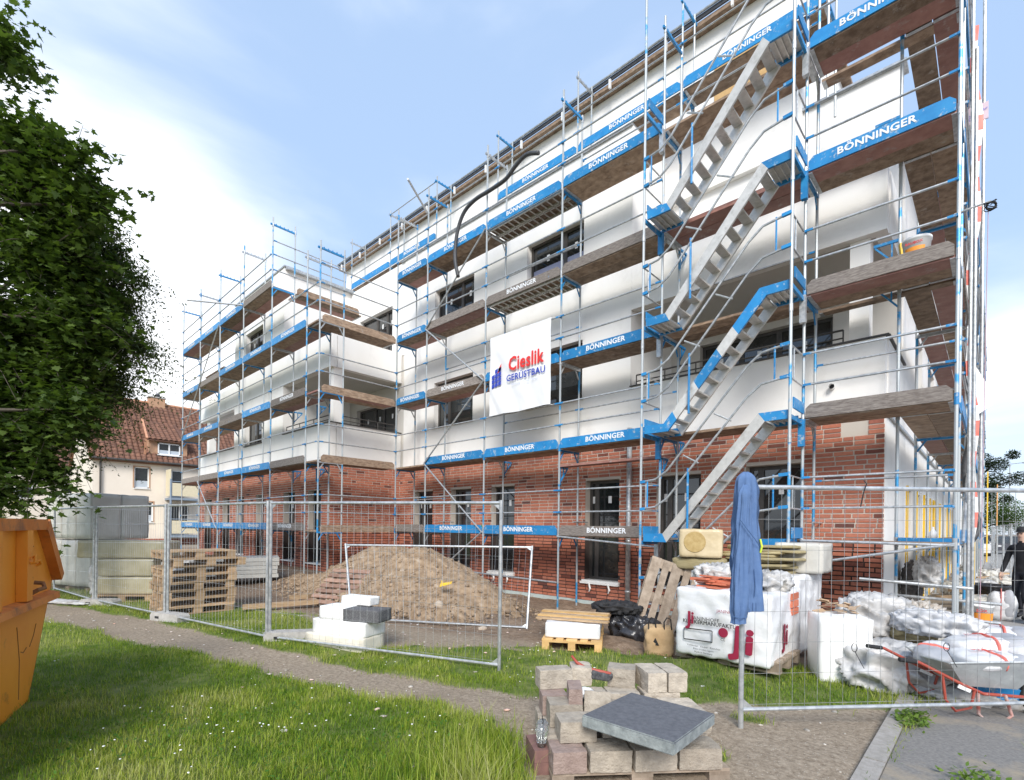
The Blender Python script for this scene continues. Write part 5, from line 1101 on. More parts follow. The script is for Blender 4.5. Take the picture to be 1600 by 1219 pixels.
def curved_label(t, r0, r1, z0, z1, a0, a1, m, nm='label'):
    mb = MB(); n = 10; v = []
    for i in range(n+1):
        a = a0+(a1-a0)*i/n; v += [(r0*math.cos(a), r0*math.sin(a), z0), (r1*math.cos(a), r1*math.sin(a), z1)]
    mb.add(v, [(2*i, 2*i+2, 2*i+3, 2*i+1) for i in range(n)], m).build(nm, t)
curved_label(t, .155, .164, .17, .28, R(-140), R(-50), orange_lab); text('BAUBOX', .05, redlab, t, (-.02, -.170, .33), (1, 0, .05), (0, 0, 1), 'lettering', .02)
MB().tube([(.15*math.cos(a), .17*math.sin(a), .42+.05*math.sin(a)) for a in np.linspace(.1, 3.0, 10)], .004, galv, 5).build('handle', t)
MB().bar((-1.03, 9.75, LV[3]+.02), (-1.10, 9.9, LV[3]+.62), .03, .06, yellow).build('spirit_level', label='yellow spirit level leaning beside the bucket on the right corner plank', cat='spirit level')
t = thing('pink_board', 'small pale pink printed board fixed to the street side of the upper scaffold', 'sign', (-.3, 11.0, 8.45)); MB().box((-.1, -.01, -.22), (.18, .01, .05), pinkb).build('board', t); text('ROL', .13, mat('violet_print', (.35, .3, .6), rough=.6), t, (.04, -.013, -.08), (1, 0, .6), (-.5, 0, 1), 'lettering')
t = thing('barrier_tape', 'red and white barrier tape hanging down the street side of the scaffold', 'barrier tape', (-.30, 10.8, 1.5))
for i in range(34):
    a, b = i*.24, (i+1)*.24; x = lambda z: .04*math.sin(z*1.3)+.03*math.sin(z*4); MB().add([(x(a), 0, a), (x(a)+.07, .03, a), (x(b)+.07, .03, b), (x(b), 0, b)], [(0, 1, 2, 3)], flagred if i % 2 else whitepl).build('tape_stripe', t)
MB().prism([(-.30, 11.4, 3.55), (-.30, 11.4, 4.55), (-.05, 11.5, 4.0), (-.04, 11.5, 3.75)], (0, .01, 0), cloth_w).build('net_scrap', label='white torn net scrap flapping at the street side of the scaffold', cat='netting')
MB().lathe([(0, 0), (.05, 0), (.055, .13), (.02, .19), (.018, .23), (0, .23)], (0, 0, 0), whitepl, 14).build('plastic_bottle', smooth=True, label='white plastic bottle standing on the lowest deck near the right corner', cat='bottle', loc=(-.75, 11.2, LV[1]))
for i, (x, z) in enumerate(((-11.9, LV[1]), (-10.1, LV[1]))): MB().lathe([(0, 0), (.03, 0), (.032, .12), (.012, .18), (.012, .2)], (0, 0, 0), mat('green_glass', (.02, .25, .12), rough=.15), 10).build('green_bottle', smooth=True, label=('green bottle on the lowest deck, left of the two', 'green bottle on the lowest deck, right of the two')[i], cat='bottle', loc=(x, 9.5, z))
# ------------------------------------------------------------------ neighbouring house
hs = thing('neighbour_house', 'cream two storey house with steep red tiled roof behind the left scaffold', 'house', (-41.1, 5.2, 0))
HF = Frame('X', 0, Vector((0, 0, 0))); L_ = 11.5; D_ = 9.5
hw = [(2.14, 2.96, 3.95, 5.35), (2.5, 3.2, 1.7, 3.05), (4.23, 4.96, 3.3, 5.3), (4.2, 5.3, .9, 3.0), (7.2, 8.1, 3.95, 5.35), (7.2, 8.1, 1.6, 3.0)]
def hwall(fr, s0, s1, z0, z1, holes):
    mb = MB(); xs = sorted({s0, s1, *[q for h in holes for q in h[:2]]})
    for a, b in zip(xs, xs[1:]):
        z = z0
        for lo, hi in sorted((h[2], h[3]) for h in holes if h[0] < (a+b)/2 < h[1]):
            if lo > z: fr.box(mb, a, b, -.3, 0, z, lo, beige)
            z = hi
        if z < z1: fr.box(mb, a, b, -.3, 0, z, z1, beige)
    mb.build('wall', hs)
hwall(HF, 0, L_, .6, 5.85, hw)
mb = MB(); HF.box(mb, -.02, L_, -.3, .02, -.3, .6, brick_red); mb.build('plinth', hs)
RZ, RD = 10.5, 4.6
MB().prism([(-.3, 0, -.3), (-D_, 0, -.3), (-D_, 0, 5.9), (-RD, 0, RZ-.25), (-.3, 0, 5.95)], (0, .25, 0), beige).build('gable_wall', hs)
MB().prism([(-.3, L_-.3, -.3), (-D_, L_-.3, -.3), (-D_, L_-.3, 5.9), (-RD, L_-.3, RZ-.25), (-.3, L_-.3, 5.95)], (0, .25, 0), beige).build('gable_wall', hs)
def house_window(par, fr, h, m=whitepl, mull=True):
    s0, s1, z0, z1 = h; f = MB()
    for a, b, c, d in ((s0, s0+.07, z0, z1), (s1-.07, s1, z0, z1), (s0, s1, z0, z0+.08), (s0, s1, z1-.07, z1)): fr.box(f, a, b, -.16, -.08, c, d, m)
    if mull: fr.box(f, (s0+s1)/2-.04, (s0+s1)/2+.04, -.16, -.075, z0, z1, m)
    o = f.build('window', par); g = MB(); fr.box(g, s0+.05, s1-.05, -.14, -.13, z0+.05, z1-.05, glass); g.build('pane', o)
    g = MB(); fr.box(g, s0-.04, s1+.04, -.08, .08, z0-.06, z0, m); g.build('sill', o)
    g = MB(); fr.box(g, s0+.06, s1-.06, -.128, -.12, z0+.08, z0+.08+(z1-z0)*.3, mat('net_curtain', (.45, .5, .55), rough=.9)); g.build('curtain', o)
for i, h in enumerate(hw): house_window(hs, HF, h, whitepl, i in (3,))
mb = MB()
for s0, s1, z0, z1 in hw[:2]:
    for a, b, c, d in ((s0-.07, s0, z0, z1+.07), (s1, s1+.07, z0, z1+.07), (s0, s1, z1, z1+.07)): HF.box(mb, a, b, 0, .015, c, d, tan)
mb.build('window_surround', hs)
for yy, z in ((0, 4.2), (0, 8.0)): MB().box((-6.9, -.02, z), (-6.1, .0-.001, z+1.2), glass).build('gable_window', hs); MB().box((-7.0, -.03, z-.08), (-6.0, -.021, z), whitepl).build('gable_sill', hs)
# tiled roof, each course a step, tiles with a rounded roll
def tiles(e0, r0, length, m, name, par, tw=.30, th=.36):
    """slope from eave e0 to ridge r0 (x,z), running along +y"""
    e, r_ = Vector((e0[0], 0, e0[1])), Vector((r0[0], 0, r0[1])); sl_ = (r_-e).length; d = (r_-e).normalized(); nrm = Vector((-d.z, 0, d.x)); nrm = nrm if nrm.z > 0 else -nrm
    nr, nc = int(sl_/th), int(length/tw); V = []; Q = []; prof = [(0, .0), (.28, .0), (.42, .035), (.62, .05), (.82, .035), (.95, .0)]
    for i in range(nr+1):
        for j in range(nc):
            o = len(V)
            for k, dz in ((i*th-.03, .045), (min((i+1)*th+.02, sl_), .012)):
                for a, h in prof: p = e+d*k+nrm*(h+dz); V.append((p.x, (j+a)*tw-.2, p.z))
            V += [(V[o+q][0]-nrm.x*.03, V[o+q][1], V[o+q][2]-nrm.z*.03) for q in range(6)]
            for q in range(5): Q.append((o+q, o+q+1, o+6+q+1, o+6+q)); Q.append((o+12+q, o+12+q+1, o+q+1, o+q))
    return put(name, np_mesh(name, np.array(V), np.array(Q), m, smooth=False), par, kind='stuff')
rf = MB().prism([(.35, -.2, 5.72), (-RD, -.2, RZ), (-RD, -.2, RZ-.2), (.25, -.2, 5.55)], (0, L_+.4, 0), tile_m).build('roof', hs)
MB().prism([(-D_-.3, -.2, 5.72), (-RD-.003, -.2, RZ), (-RD-.003, -.2, RZ-.2), (-D_-.2, -.2, 5.55)], (0, L_+.4, 0), tile_m).build('roof', hs)
tiles((.38, 5.74), (-RD, RZ+.02), L_+.4, tile_m, 'roof_tile', rf)
MB().tube([(-RD, -.25+.3*i, RZ+.05+.02*(i % 2)) for i in range(40)], .11, tile_light, 8).build('ridge_tile', hs)
MB().tube([(.45, -.2, 5.70), (.45, L_+.2, 5.70)], .07, darkframe, 8).build('gutter', hs); MB().tube([(.42, .40, 5.68), (.12, .38, 5.45), (.10, .38, 0)], .055, darkframe, 8).build('downpipe', hs)
ch = MB(); ch.box((-RD-.3, 3.75, 9.7), (-RD+.35, 4.75, 10.95), tan); ch.box((-RD-.35, 3.7, 10.95), (-RD+.4, 4.8, 11.03), concrete); ch.build('chimney', hs); MB().lathe([(.13, 0), (.16, .1), (.12, .14), (.16, .2), (.1, .34), (0, .36)], (-RD, 4.35, 11.03), hose_m, 12).build('chimney_pot', hs)
dm = MB(); dm.prism([(-.2, 2.95, 6.25), (-.2, 5.2, 6.25), (-.2, 5.2, 7.25), (-.2, 2.95, 7.25)], (-2.6, 0, 0), tan); dm.build('dormer', hs)
DF = Frame('X', -.0, Vector((0, 0, 0))); house_window(hs, DF, (3.45, 4.75, 6.3, 7.1))
dr = MB().prism([(.15, 2.75, 7.18), (.15, 5.35, 7.18), (-2.6, 5.0, 8.75), (-2.6, 3.1, 8.75)], (0, 0, .08), tile_m).build('dormer_roof', hs)
V = tiles((.17, 7.28), (-2.5, 8.85), 2.3, tile_m, 'roof_tile', dr); V.location = (0, 2.95, 0)
for a, b in (((.2, 2.78, 7.28), (-2.5, 3.0, 8.95)), ((.2, 2.72, 7.2), (-.1, 2.72, 6.1))): MB().bar(a, b, .12, .08, tile_light).build('dormer_edge', hs)
mb = MB()
for z in (3.35, .85): mb.box((.02, 3.85, z-.14), (1.5, 5.75, z), mat('grey_balcony_paint', (.22, .27, .33), rough=.6))
mb.build('balcony_floor', hs)
for y in (3.87, 5.72): MB().tube([(1.45, y, -.2), (1.45, y, 4.6)], .06, MATS['grey_balcony_paint'], 8).build('balcony_post', hs)
for z in (3.35, .85): MB().box((1.44, 3.95, z+.12), (1.48, 5.65, z+.98), mat('cream_balcony_panel', (.62, .55, .38), (.68, .6, .43), rough=.7)).build('balcony_panel', hs); MB().tube([(1.47, 3.87, z+1.08), (1.47, 5.72, z+1.08)], .03, MATS['grey_balcony_paint'], 6).build('balcony_rail', hs); MB().box((.2, 3.86, z+.12), (1.4, 3.89, z+1.9), MATS['cream_balcony_panel']).build('balcony_panel', hs)
h2 = thing('far_house', 'cream house half hidden behind the big tree at the far left', 'house', (-60, 3, 0))
MB().box((-8, -11, -.3), (0, 4.0, 6.5), beige).build('wall', h2); MB().prism([(.4, -11.2, 6.4), (-4, -11.2, 10.5), (-8.4, -11.2, 6.4)], (0, 15.4, 0), tile_m).build('roof', h2)
for y in (2.6, -.5, -3.5): f = MB().box((.0, y, 3.6), (.05, y+1.1, 5.0), whitepl).build('window', h2); MB().box((.051, y+.08, 3.68), (.06, y+1.02, 4.92), glass).build('pane', f)
# ------------------------------------------------------------------ foliage
def leaf_mat(name, c1, c2, tr=.35):
    m = bpy.data.materials.new(name); m.use_nodes = True; t = m.node_tree; n, l = t.nodes.new, t.links.new; b = t.nodes['Principled BSDF']; out = t.nodes['Material Output']
    ge = n('ShaderNodeNewGeometry'); mx = n('ShaderNodeMix'); mx.data_type = 'RGBA'; l(ge.outputs['Random Per Island'], mx.inputs[0]); mx.inputs[6].default_value = (*c1, 1); mx.inputs[7].default_value = (*c2, 1)
    l(mx.outputs[2], b.inputs['Base Color']); b.inputs['Roughness'].default_value = .55; b.inputs['Specular IOR Level'].default_value = .35
    tl = n('ShaderNodeBsdfTranslucent'); hs_ = n('ShaderNodeHueSaturation'); hs_.inputs['Value'].default_value = 1.5; hs_.inputs['Saturation'].default_value = 1.1; l(mx.outputs[2], hs_.inputs['Color']); l(hs_.outputs[0], tl.inputs[0])
    ms_ = n('ShaderNodeMixShader'); ms_.inputs[0].default_value = tr; l(b.outputs[0], ms_.inputs[1]); l(tl.outputs[0], ms_.inputs[2]); l(ms_.outputs[0], out.inputs[0]); return m
MAPLE = np.array([(0, 0), (.10, .18), (.42, .10), (.30, .32), (.50, .52), (.22, .55), (.16, .72), (0, 1.0), (-.16, .72), (-.22, .55), (-.50, .52), (-.30, .32), (-.42, .10), (-.10, .18)])
OVAL = np.array([(0, 0), (.2, .3), (.22, .6), (0, 1), (-.22, .6), (-.2, .3)])
def leaves(name, pos, size, shape, m, parent=None, droop=.5, up=.75, **kw):
    n, k = len(pos), len(shape); az_ = rng.uniform(0, 6.283, n); tilt = rng.normal(droop, .38, n); roll = rng.normal(0, .45, n); sz = size*rng.uniform(.65, 1.25, n)
    y = np.stack([np.cos(az_)*np.cos(tilt), np.sin(az_)*np.cos(tilt), -np.sin(tilt)], -1); x = np.stack([-np.sin(az_), np.cos(az_), np.zeros(n)], -1); z = np.cross(x, y)
    x2 = x*np.cos(roll)[:, None]+z*np.sin(roll)[:, None]; z2 = np.cross(x2, y)
    sx, sy = shape[:, 0], shape[:, 1]; bend = -.18*(sy**2)+.12*np.abs(sx)
    V = pos[:, None]+sz[:, None, None]*(x2[:, None]*sx[None, :, None]+y[:, None]*sy[None, :, None]+z2[:, None]*bend[None, :, None])
    Fs = (np.arange(n)[:, None]*k+np.arange(k)[None]); return put(name, np_mesh(name, V.reshape(-1, 3), Fs, m, smooth=False), parent, **kw)
def ray(px, py, d): return np.array(Vector((0, 0, 1.65))+(F+R2*((px-800)/797.9)+U2*((824.3-py)/797.9))*d)
# crown of the big maple: clusters given by where they stand in the street (computed from the sight lines once)
def sprays(blobs, per, L_tw, seed, dr=.35):
    r_ = np.random.default_rng(seed); P_ = []; tw_ = []
    for c, rad, wgt in blobs:
        sub_ = []
        for _ in range(7): g_ = r_.normal(0, 1, 3); g_ *= .72*rad*r_.uniform(.5, 1.1)/np.linalg.norm(g_); sub_.append((c+g_, rad*r_.uniform(.30, .62)))
        c0, rad0 = c, rad
        for _ in range(int(per*wgt)):
            c, rad = sub_[r_.integers(7)]
            q = r_.normal(0, 1, 3); q = q/np.linalg.norm(q)*r_.random()**.45*rad; s = c+q; d = np.array([.75, .45, -.15])+r_.normal(0, .65, 3); d /= np.linalg.norm(d); ln = L_tw*r_.uniform(.5, 1.2)*(1.9 if r_.random() < .12 else 1); m_ = int(9*ln/L_tw)+3
            t_ = np.linspace(0, 1, m_)[:, None]; line = s+d*t_*ln+np.array([0, 0, -1])*dr*ln*t_**2; tw_.append(line[[0, m_//2, -1]]); P_.append(line+r_.normal(0, .035, (m_, 3)))
    return np.concatenate(P_), tw_
px2 = lambda px, py, r, d, w_=1: (ray(px, py, d), np.array([r, r, r*.9])*d/797.9, w_)
bl = [px2(8, 66, 36, 8.6, .42), px2(-30, 40, 50, 8.9, .6), px2(-55, 160, 55, 9, .6), px2(-10, 225, 50, 8.8, .9), px2(48, 215, 38, 8.6, .7), px2(92, 232, 26, 8.5, .30), px2(128, 300, 30, 8.9, .4), px2(30, 290, 60, 9, 1.6), px2(85, 320, 55, 9, 1.3), px2(125, 320, 26, 8.8, .4), px2(20, 380, 90, 9.4, 2.4), px2(90, 410, 60, 9.2, 1.7), px2(30, 470, 90, 9.5, 2.6), px2(100, 500, 60, 9.3, 1.7), px2(30, 570, 90, 9.6, 2.6), px2(100, 590, 55, 9.4, 1.4), px2(0, 650, 70, 9.6, 2.0), px2(70, 655, 48, 9.3, 1.3), px2(30, 715, 50, 9.2, 1.2), px2(-30, 700, 70, 9.6, 1.5), px2(108, 640, 26, 9, .5), px2(0, 760, 26, 9, .35)]
mp_leaf = leaf_mat('maple_leaf', (.030, .058, .010), (.10, .155, .028)); hb_leaf = leaf_mat('hornbeam_leaf', (.035, .060, .012), (.090, .125, .028))
tr_ = thing('maple_tree', 'big dark green maple tree overhanging from the left edge', 'tree', (-13.5, -1.5, 0)); to = np.array([-13.5, -1.5, 0])
P1, tw1 = sprays(bl, 115, .62, 5, .35); leaves('crown', P1-to, .135, MAPLE, mp_leaf, tr_, droop=.45, kind='stuff')
mb = MB(); random.seed(3)
mb.tube([Vector((0, 0, -.1)), Vector((.1, .1, 1.5)), Vector((.2, .3, 4)), Vector((.3, .3, 8))], [.32, .26, .2, .08], bark, 10)
mb.build('trunk', tr_, smooth=True)
mb = MB()
for c, r_, w_ in bl:
    e = Vector(c-to); s = Vector((.15, .2, max(1.6, min(6.5, e.z-1.0)))); md = s.lerp(e, .5)+Vector((random.uniform(-.2, .2), random.uniform(-.2, .2), .35)); mb.tube([s, md, e], [.075, .045, .012], bark, 6)
for l3 in tw1[::4]: mb.tube([Vector(p-to) for p in l3], [.009, .006, .003], bark, 3, cap=False)
mb.build('limbs', tr_)
bh = [px2(120, 380, 50, 10.6, 1.0), px2(165, 400, 36, 10.4, .7), px2(172, 465, 38, 10.4, .7), px2(186, 525, 34, 10.2, .6), px2(150, 530, 50, 10.5, 1.2), px2(140, 600, 46, 10.4, 1.0), px2(175, 590, 26, 10.2, .4), px2(95, 560, 60, 10.6, 1.2), px2(210, 440, 14, 10.2, .12), px2(228, 545, 14, 10.1, .16), px2(140, 455, 50, 10.6, 1.2), px2(80, 500, 60, 10.8, 1), px2(115, 655, 24, 10.1, .35), px2(150, 345, 18, 10.3, .2)]
th = thing('hornbeam_tree', 'tree with fine drooping leafy sprays behind the maple at the left', 'tree', (-14.6, .2, 0)); to = np.array([-14.6, .2, 0])
P2, tw2 = sprays(bh, 260, .55, 8, .55); P2 = np.repeat(P2, 2, 0)+rng.normal(0, .03, (len(P2)*2, 3)); leaves('crown', P2-to, .062, OVAL, hb_leaf, th, droop=.7, kind='stuff')
mb = MB(); mb.tube([Vector((0, 0, -.1)), Vector((0, .1, 2.5)), Vector((.1, .3, 6))], [.2, .15, .06], bark, 8)
for c, r_, w_ in bh: e = Vector(c-to); mb.tube([Vector((0, .15, max(2, e.z-1.2))), Vector((0, .15, max(2, e.z-1.2))).lerp(e, .55)+Vector((0, 0, .3)), e], [.05, .03, .01], bark, 5)
for l3 in tw2[::5]: mb.tube([Vector(p-to) for p in l3], [.007, .004, .002], bark, 3, cap=False)
mb.build('trunk', th)
def far_tree(name, label, c, blobs, n, size, m, trunk=True, shape=OVAL, kind_cat='tree'):
    t = thing(name, label, kind_cat, c); Pn = []
    for (x, y, z, r_, w_) in blobs:
        q = rng.normal(0, 1, (int(n*w_), 3)); q /= np.linalg.norm(q, axis=1)[:, None]; q *= (rng.random(len(q))**.33)[:, None]*r_; q[:, 2] *= .8; Pn.append(q+np.array([x, y, z]))
    leaves('crown', np.concatenate(Pn), size, shape, m, t, droop=.2, kind='stuff')
    mb = MB(); top = max(b[2] for b in blobs); mb.tube([(0, 0, -.2), (.05, 0, top*.5), (0, 0, top)], [.22, .15, .05], bark, 7)
    for (x, y, z, r_, w_) in blobs: mb.tube([(0, 0, z*.7), (x*.6, y*.6, z*.92), (x, y, z)], [.07, .05, .02], bark, 5)
    mb.build('trunk', t)
yl_ = leaf_mat('yellow_green_leaf', (.17, .20, .012), (.30, .31, .03)); dk_ = leaf_mat('dark_pine_needle', (.018, .035, .012), (.04, .06, .02)); gr_ = leaf_mat('street_tree_leaf', (.04, .085, .012), (.085, .14, .02))
far_tree('yellow_green_bush', 'yellow-green bush between the two houses', (-52, -1.6, 0), [(0, 0, 3.5, 2.0, 1), (.5, 1.2, 5.2, 1.8, 1), (0, 2.2, 3.0, 1.8, 1), (0, -1, 6.4, 1.2, .5)], 1900, .22, yl_)
pb = [(0, 0, 6.8, .8, .6), (.7, -.6, 7.3, .9, .8), (1.7, -.8, 6.9, .75, .7), (2.6, -.8, 7.6, .45, .3), (.4, 0, 5.6, .9, .8), (1.6, -.5, 5.7, .9, .8), (2.9, -.6, 5.8, .7, .5), (3.6, -.6, 6.3, .35, .2), (-.4, 0, 9.3, .5, .3), (.0, 0, 8.4, .4, .2), (1.2, 0, 4.6, .6, .4), (2.3, 0, 4.3, .4, .2)]
far_tree('pine_tree', 'dark pine with flat branches behind the street scaffold at right', (-1.6, 54.5, 0), pb, 1500, .16, dk_)
far_tree('street_tree', 'round fresh green street tree below the pine at right', (-1.0, 60, 0), [(0, 0, 4.3, 2.2, 1), (1.3, 0, 3.6, 1.7, .8), (-.8, 0, 3.2, 1.8, .8), (.2, -.2, 5.6, 1.2, .5), (2.2, 0, 2.8, 1.0, .4)], 2600, .18, gr_)
far_tree('far_street_tree', 'dark trees at the far end of the street', (3.2, 110, 0), [(0, 0, 4, 3.5, 1), (4, 0, 4, 3, 1), (-3, 0, 3.5, 2.5, .8), (8, 0, 4, 3.2, 1)], 1500, .32, gr_)
# ------------------------------------------------------------------ street side
HI = dict(kind='structure')
MB().box((-.53, -6, -.2), (.36, 10.4, .028), asphalt).build('pavement', **HI)
MB().box((-.35, 10.42, -.2), (3.2, 140, .01), mat('grey_footway', (.27, .26, .25), (.36, .35, .33), rough=.95, scale=3, bump=.3)).build('footway', **HI)
ks = put('kerb', None, kind='structure')
for i in range(9): MB().box((-.665, -2.6+i*1.0, -.15), (-.535, -2.61+(i+1)*1.0, .04+random.uniform(-.004, .004)), kerbst).build('kerb_stone', ks)
pv = put('slab_paving', None, kind='structure')
for i in range(14):
    for j in range(3): MB().box((.372+j*.505, -.6+i*.505+(j % 2)*.25, -.15), (.868+j*.505, -.105+i*.505+(j % 2)*.25, .032+random.uniform(-.004, .004)), mat('blue_grey_paving_slab', (.20, .21, .215), (.29, .295, .30), rough=.95, scale=6, isl=.1, bump=.3)).build('paving_slab', pv)
MB().box((3.4, 10, -.2), (4.6, 200, .05), mat('verge_grass', (.10, .15, .03), (.17, .19, .06), rough=1, scale=4)).build('grass_verge', **HI); MB().box((4.7, -10, -.2), (11, 260, .015), mat('road_asphalt', (.16, .16, .165), (.22, .22, .22), rough=.95, scale=10)).build('road', **HI)
fl_ = [(.62, 21.3), (.30, 25.0), (-.02, 32.9), (-.1, 36.3), (-.15, 39.7), (-.2, 43.2)]
pts = [(1.0, 14.0), (.82, 17.4), (.62, 21.3), (.45, 24.7), (.30, 28.1), (.12, 31.5), (.02, 34.9), (-.06, 38.3)]
onm = ['nearest', 'second', 'third', 'fourth', 'fifth', 'sixth', 'seventh']
for i in range(len(pts)-1):
    a, b = pts[i], pts[i+1]; fence(f'mesh fence panel along the footway at right, {onm[i]} counting from the walking person', (*a, .02), (b[0]-.02, b[1]-.06, .02), nv=18, nh=5, group='fence panels along the footway')
# lamps, sign, cars
def lamp(x, y, h, label, arm=.9):
    t = thing('street_lamp', label, 'street lamp', (x, y, 0), group='street lamps'); MB().tube([(0, 0, 0), (0, 0, h*.5), (0, 0, h)], [.08, .06, .045], galv, 8).build('pole', t); MB().tube([(0, 0, h), (arm, 0, h+.08)], .03, galv, 6).build('arm', t); soft((.7, .22, .12), 'lamp_head', galv, t, sub=3, amp=0, pw=4, loc=(arm+.2, 0, h+.0))
lamp(1.0, 64, 7.9, 'tallest street lamp, right of the pine tree'); lamp(-.6, 82, 7.2, 'farther street lamp standing in front of the green street tree'); lamp(-.1, 100, 8, 'farthest street lamp, seen between the poles')
for i, (x, y, h, m_) in enumerate(((-.35, 16.5, 2.6, yellow), (-.28, 40, 5.2, yellow), (.15, 48, 5.0, mat('orange_pole', (.7, .35, .12), rough=.6)))): MB().tube([(x, y, 0), (x, y, h)], .03, m_, 8).build('marker_pole', label=('yellow upright pole beside the street scaffold', 'tall yellow pole beyond the fence along the footway', 'tall orange pole beyond the footway fence')[i], cat='pole')
t = thing('street_sign', 'white sign with yellow diamond above parked cars at the far right', 'sign', (-1.05, 62, 0)); MB().tube([(0, 0, 0), (0, 0, 3.6)], .04, galv, 6).build('pole', t); MB().box((-.45, -.03, 2.4), (.45, 0, 3.6), whitepl).build('board', t)
MB().prism([(0, -.035, 2.85), (.28, -.035, 3.15), (0, -.035, 3.45), (-.28, -.035, 3.15)], (0, -.01, 0), orange_lab).build('diamond', t); MB().box((-.42, -.035, 1.9), (.42, -.005, 2.38), yellow).build('lower_board', t)
def car(x, y, m, label):
    t = thing('parked_car', label, 'car', (x, y, 0), group='cars parked along the road')
    pf = [(-.85, .25), (-.88, .75), (-.80, .9), (-.68, 1.35), (-.55, 1.45), (.55, 1.45), (.68, 1.35), (.80, .9), (.88, .75), (.85, .25)]
    MB().prism([(a, -2.1, z) for a, z in pf if z < 1][:3]+[(a, -2.1, z) for a, z in pf if z < 1][3:], (0, 4.2, 0), m).build('body', t); MB().hexa([(-.78, -1.0, .9), (.78, -1.0, .9), (.78, 1.7, .9), (-.78, 1.7, .9), (-.62, -.4, 1.42), (.62, -.4, 1.42), (.62, 1.3, 1.42), (-.62, 1.3, 1.42)], glass).build('cabin', t)
    MB().box((-.6, -.38, 1.421), (.6, 1.28, 1.45), m).build('roof', t)
    for a in (-.8, .8):
        for b in (-1.3, 1.3): MB().tube([(a-.1, b, .31), (a+.1, b, .31)], .31, rubber, 14).build('wheel', t)
    for a in (-.6, .6): MB().box((a-.15, -2.115, .6), (a+.15, -2.10, .75), whitepl).build('headlight', t)
for i, (x, y, m) in enumerate(((-1.0, 52, carw), (.9, 58, card), (2.6, 50, carr), (2.7, 57, carw), (2.9, 65, card), (-.9, 70, carr), (3.2, 74, carw))): car(x, y, m, ['white parked car nearest the pine tree', 'dark parked car in the middle of the far row', 'silver parked car at the right, nearest', 'white parked car behind the nearest silver one', 'dark parked car farther along the right side', 'silver parked car under the street tree', 'white parked car farthest down the right side'][i])
t = thing('far_building', 'distant brown and yellow buildings at the end of the street', 'building', (9, 130, 0)); MB().box((-3, 0, 0), (4, 10, 9), brick_red).build('wall', t); MB().box((-3.05, -.1, 0), (.8, -.01, 6.5), beige).build('front_wall', t)
for i in range(3):
    for k in range(2): MB().box((-2.5+i*1.1, -.2, 1.5+k*2.4), (-1.8+i*1.1, -.11, 3+k*2.4), glass).build('window', t)
# ------------------------------------------------------------------ debris by the right corner
def tub(label, loc, r0, h, m, lab=None, word=None, rim=True):
    t = thing('bucket', label, 'bucket', loc); MB().lathe([(.001, 0), (r0*.84, 0), (r0, h*.92), (r0*1.05, h*.93), (r0*1.05, h), (r0*.97, h), (r0*.8, .02), (0, .02)], (0, 0, 0), m, 24).build('bucket_body', t, smooth=True)
    if lab: curved_label(t, r0*.88+.006, r0*.97+.006, h*.22, h*.62, R(-165), R(-15), lab)
    if word: text(word, .07, redlab, t, (0, -r0*1.02, h*.74), (1, 0, 0), (0, 0, 1), 'lettering', .02)
    return t
tub('white plaster bucket with orange label standing on the ground by the scaffold foot', (-.14, 12.5, .02), .155, .34, whitepl, orange_lab, 'BOX'); tub('black mortar tub full of dried plaster behind the orange-labelled bucket', (-.10, 16.2, .02), .42, .45, blackpl); tub('white lidded box-like bucket near the walking person', (.42, 14.6, .02), .26, .42, whitepl); tub('small grey bucket beside the orange-labelled bucket', (-.38, 13.0, .02), .14, .36, concrete)
bag('upright cement bag with grey lower half beside the orange-labelled bucket', (.12, 13.4, .0), 0, cem, (0, 0), (.42, .3, .56), 101); bag('upright cement bag at the far right edge, partly out of view', (.62, 13.2, .0), .2, cemg, (0, 0), (.42, .3, .5), 102)
bag('big white cement bag lying on the slab behind the wheelbarrow', (.10, 8.6, .30), .1, cem, (0, 0), (.75, .45, .22), 103, 'Putz'); bag('grey cement bag lying at right behind the wheelbarrow load', (.55, 8.7, .30), -.2, cemg, (0, .05), (.7, .45, .22), 104)
MB().box((-.55, -.42, 0), (1.2, .45, .17), filmwp).build('insulation_slab', label='flat grey insulation slab pack under the cement bags behind the wheelbarrow', cat='insulation slab', loc=(-.28, 9.2, .12), rot=(0, 0, .06))
MB().box((-.5, -.5, 0), (1.3, .5, .1), palold).build('timber_platform', label='timber base under the grey insulation slab pack', cat='timber', loc=(-.28, 9.2, 0), rot=(0, 0, .06))
MB().tube([(-1.15, 9.75, .12), (-.55, 10.5, .34)], .06, blue, 10).build('blue_tube_roll', label='dark blue roll lying among rubble at the building corner', cat='roll')
crumple('rubble_heap', 'heap of white and brown rubble at the foot of the building corner', 'rubble', (-.95, 10.9, -.05), (.8, 1.4, .5), mat('rubble_mix', (.42, .36, .30), (.72, .70, .67), rough=.95, scale=9, detail=8), 105, .22, 5, 0, sub=22)
crumple('white_sacks', 'bundle of white sacks hanging between the scaffold standards at the corner', 'sacks', (-.88, 12.0, .65), (.36, .5, .55), dusty, 106, .12, 5, 0, sub=18); crumple('dark_sack', 'dark grey sack left of the white sacks at the corner', 'sack', (-1.12, 12.3, .25), (.3, .5, .85), mat('dark_sack', (.07, .07, .07), (.16, .14, .13), rough=.8), 107, .1, 5)
for i in range(9):
    x, y = random.uniform(-1.0, .5), random.uniform(14.5, 27); crumple('rubbish_sack', f'pale rubbish sack along the street scaffold, {["nearest","second","third","fourth","fifth","sixth","seventh","eighth","farthest"][i]} of the row', 'sack', (-.25+.5*math.sin(i*2.1), 14.4+i*1.7, 0), (.7, .6, .35), dusty if i % 2 else filmwp, 110+i, .12, 4, i, sub=10, group='rubbish sacks along the street scaffold')
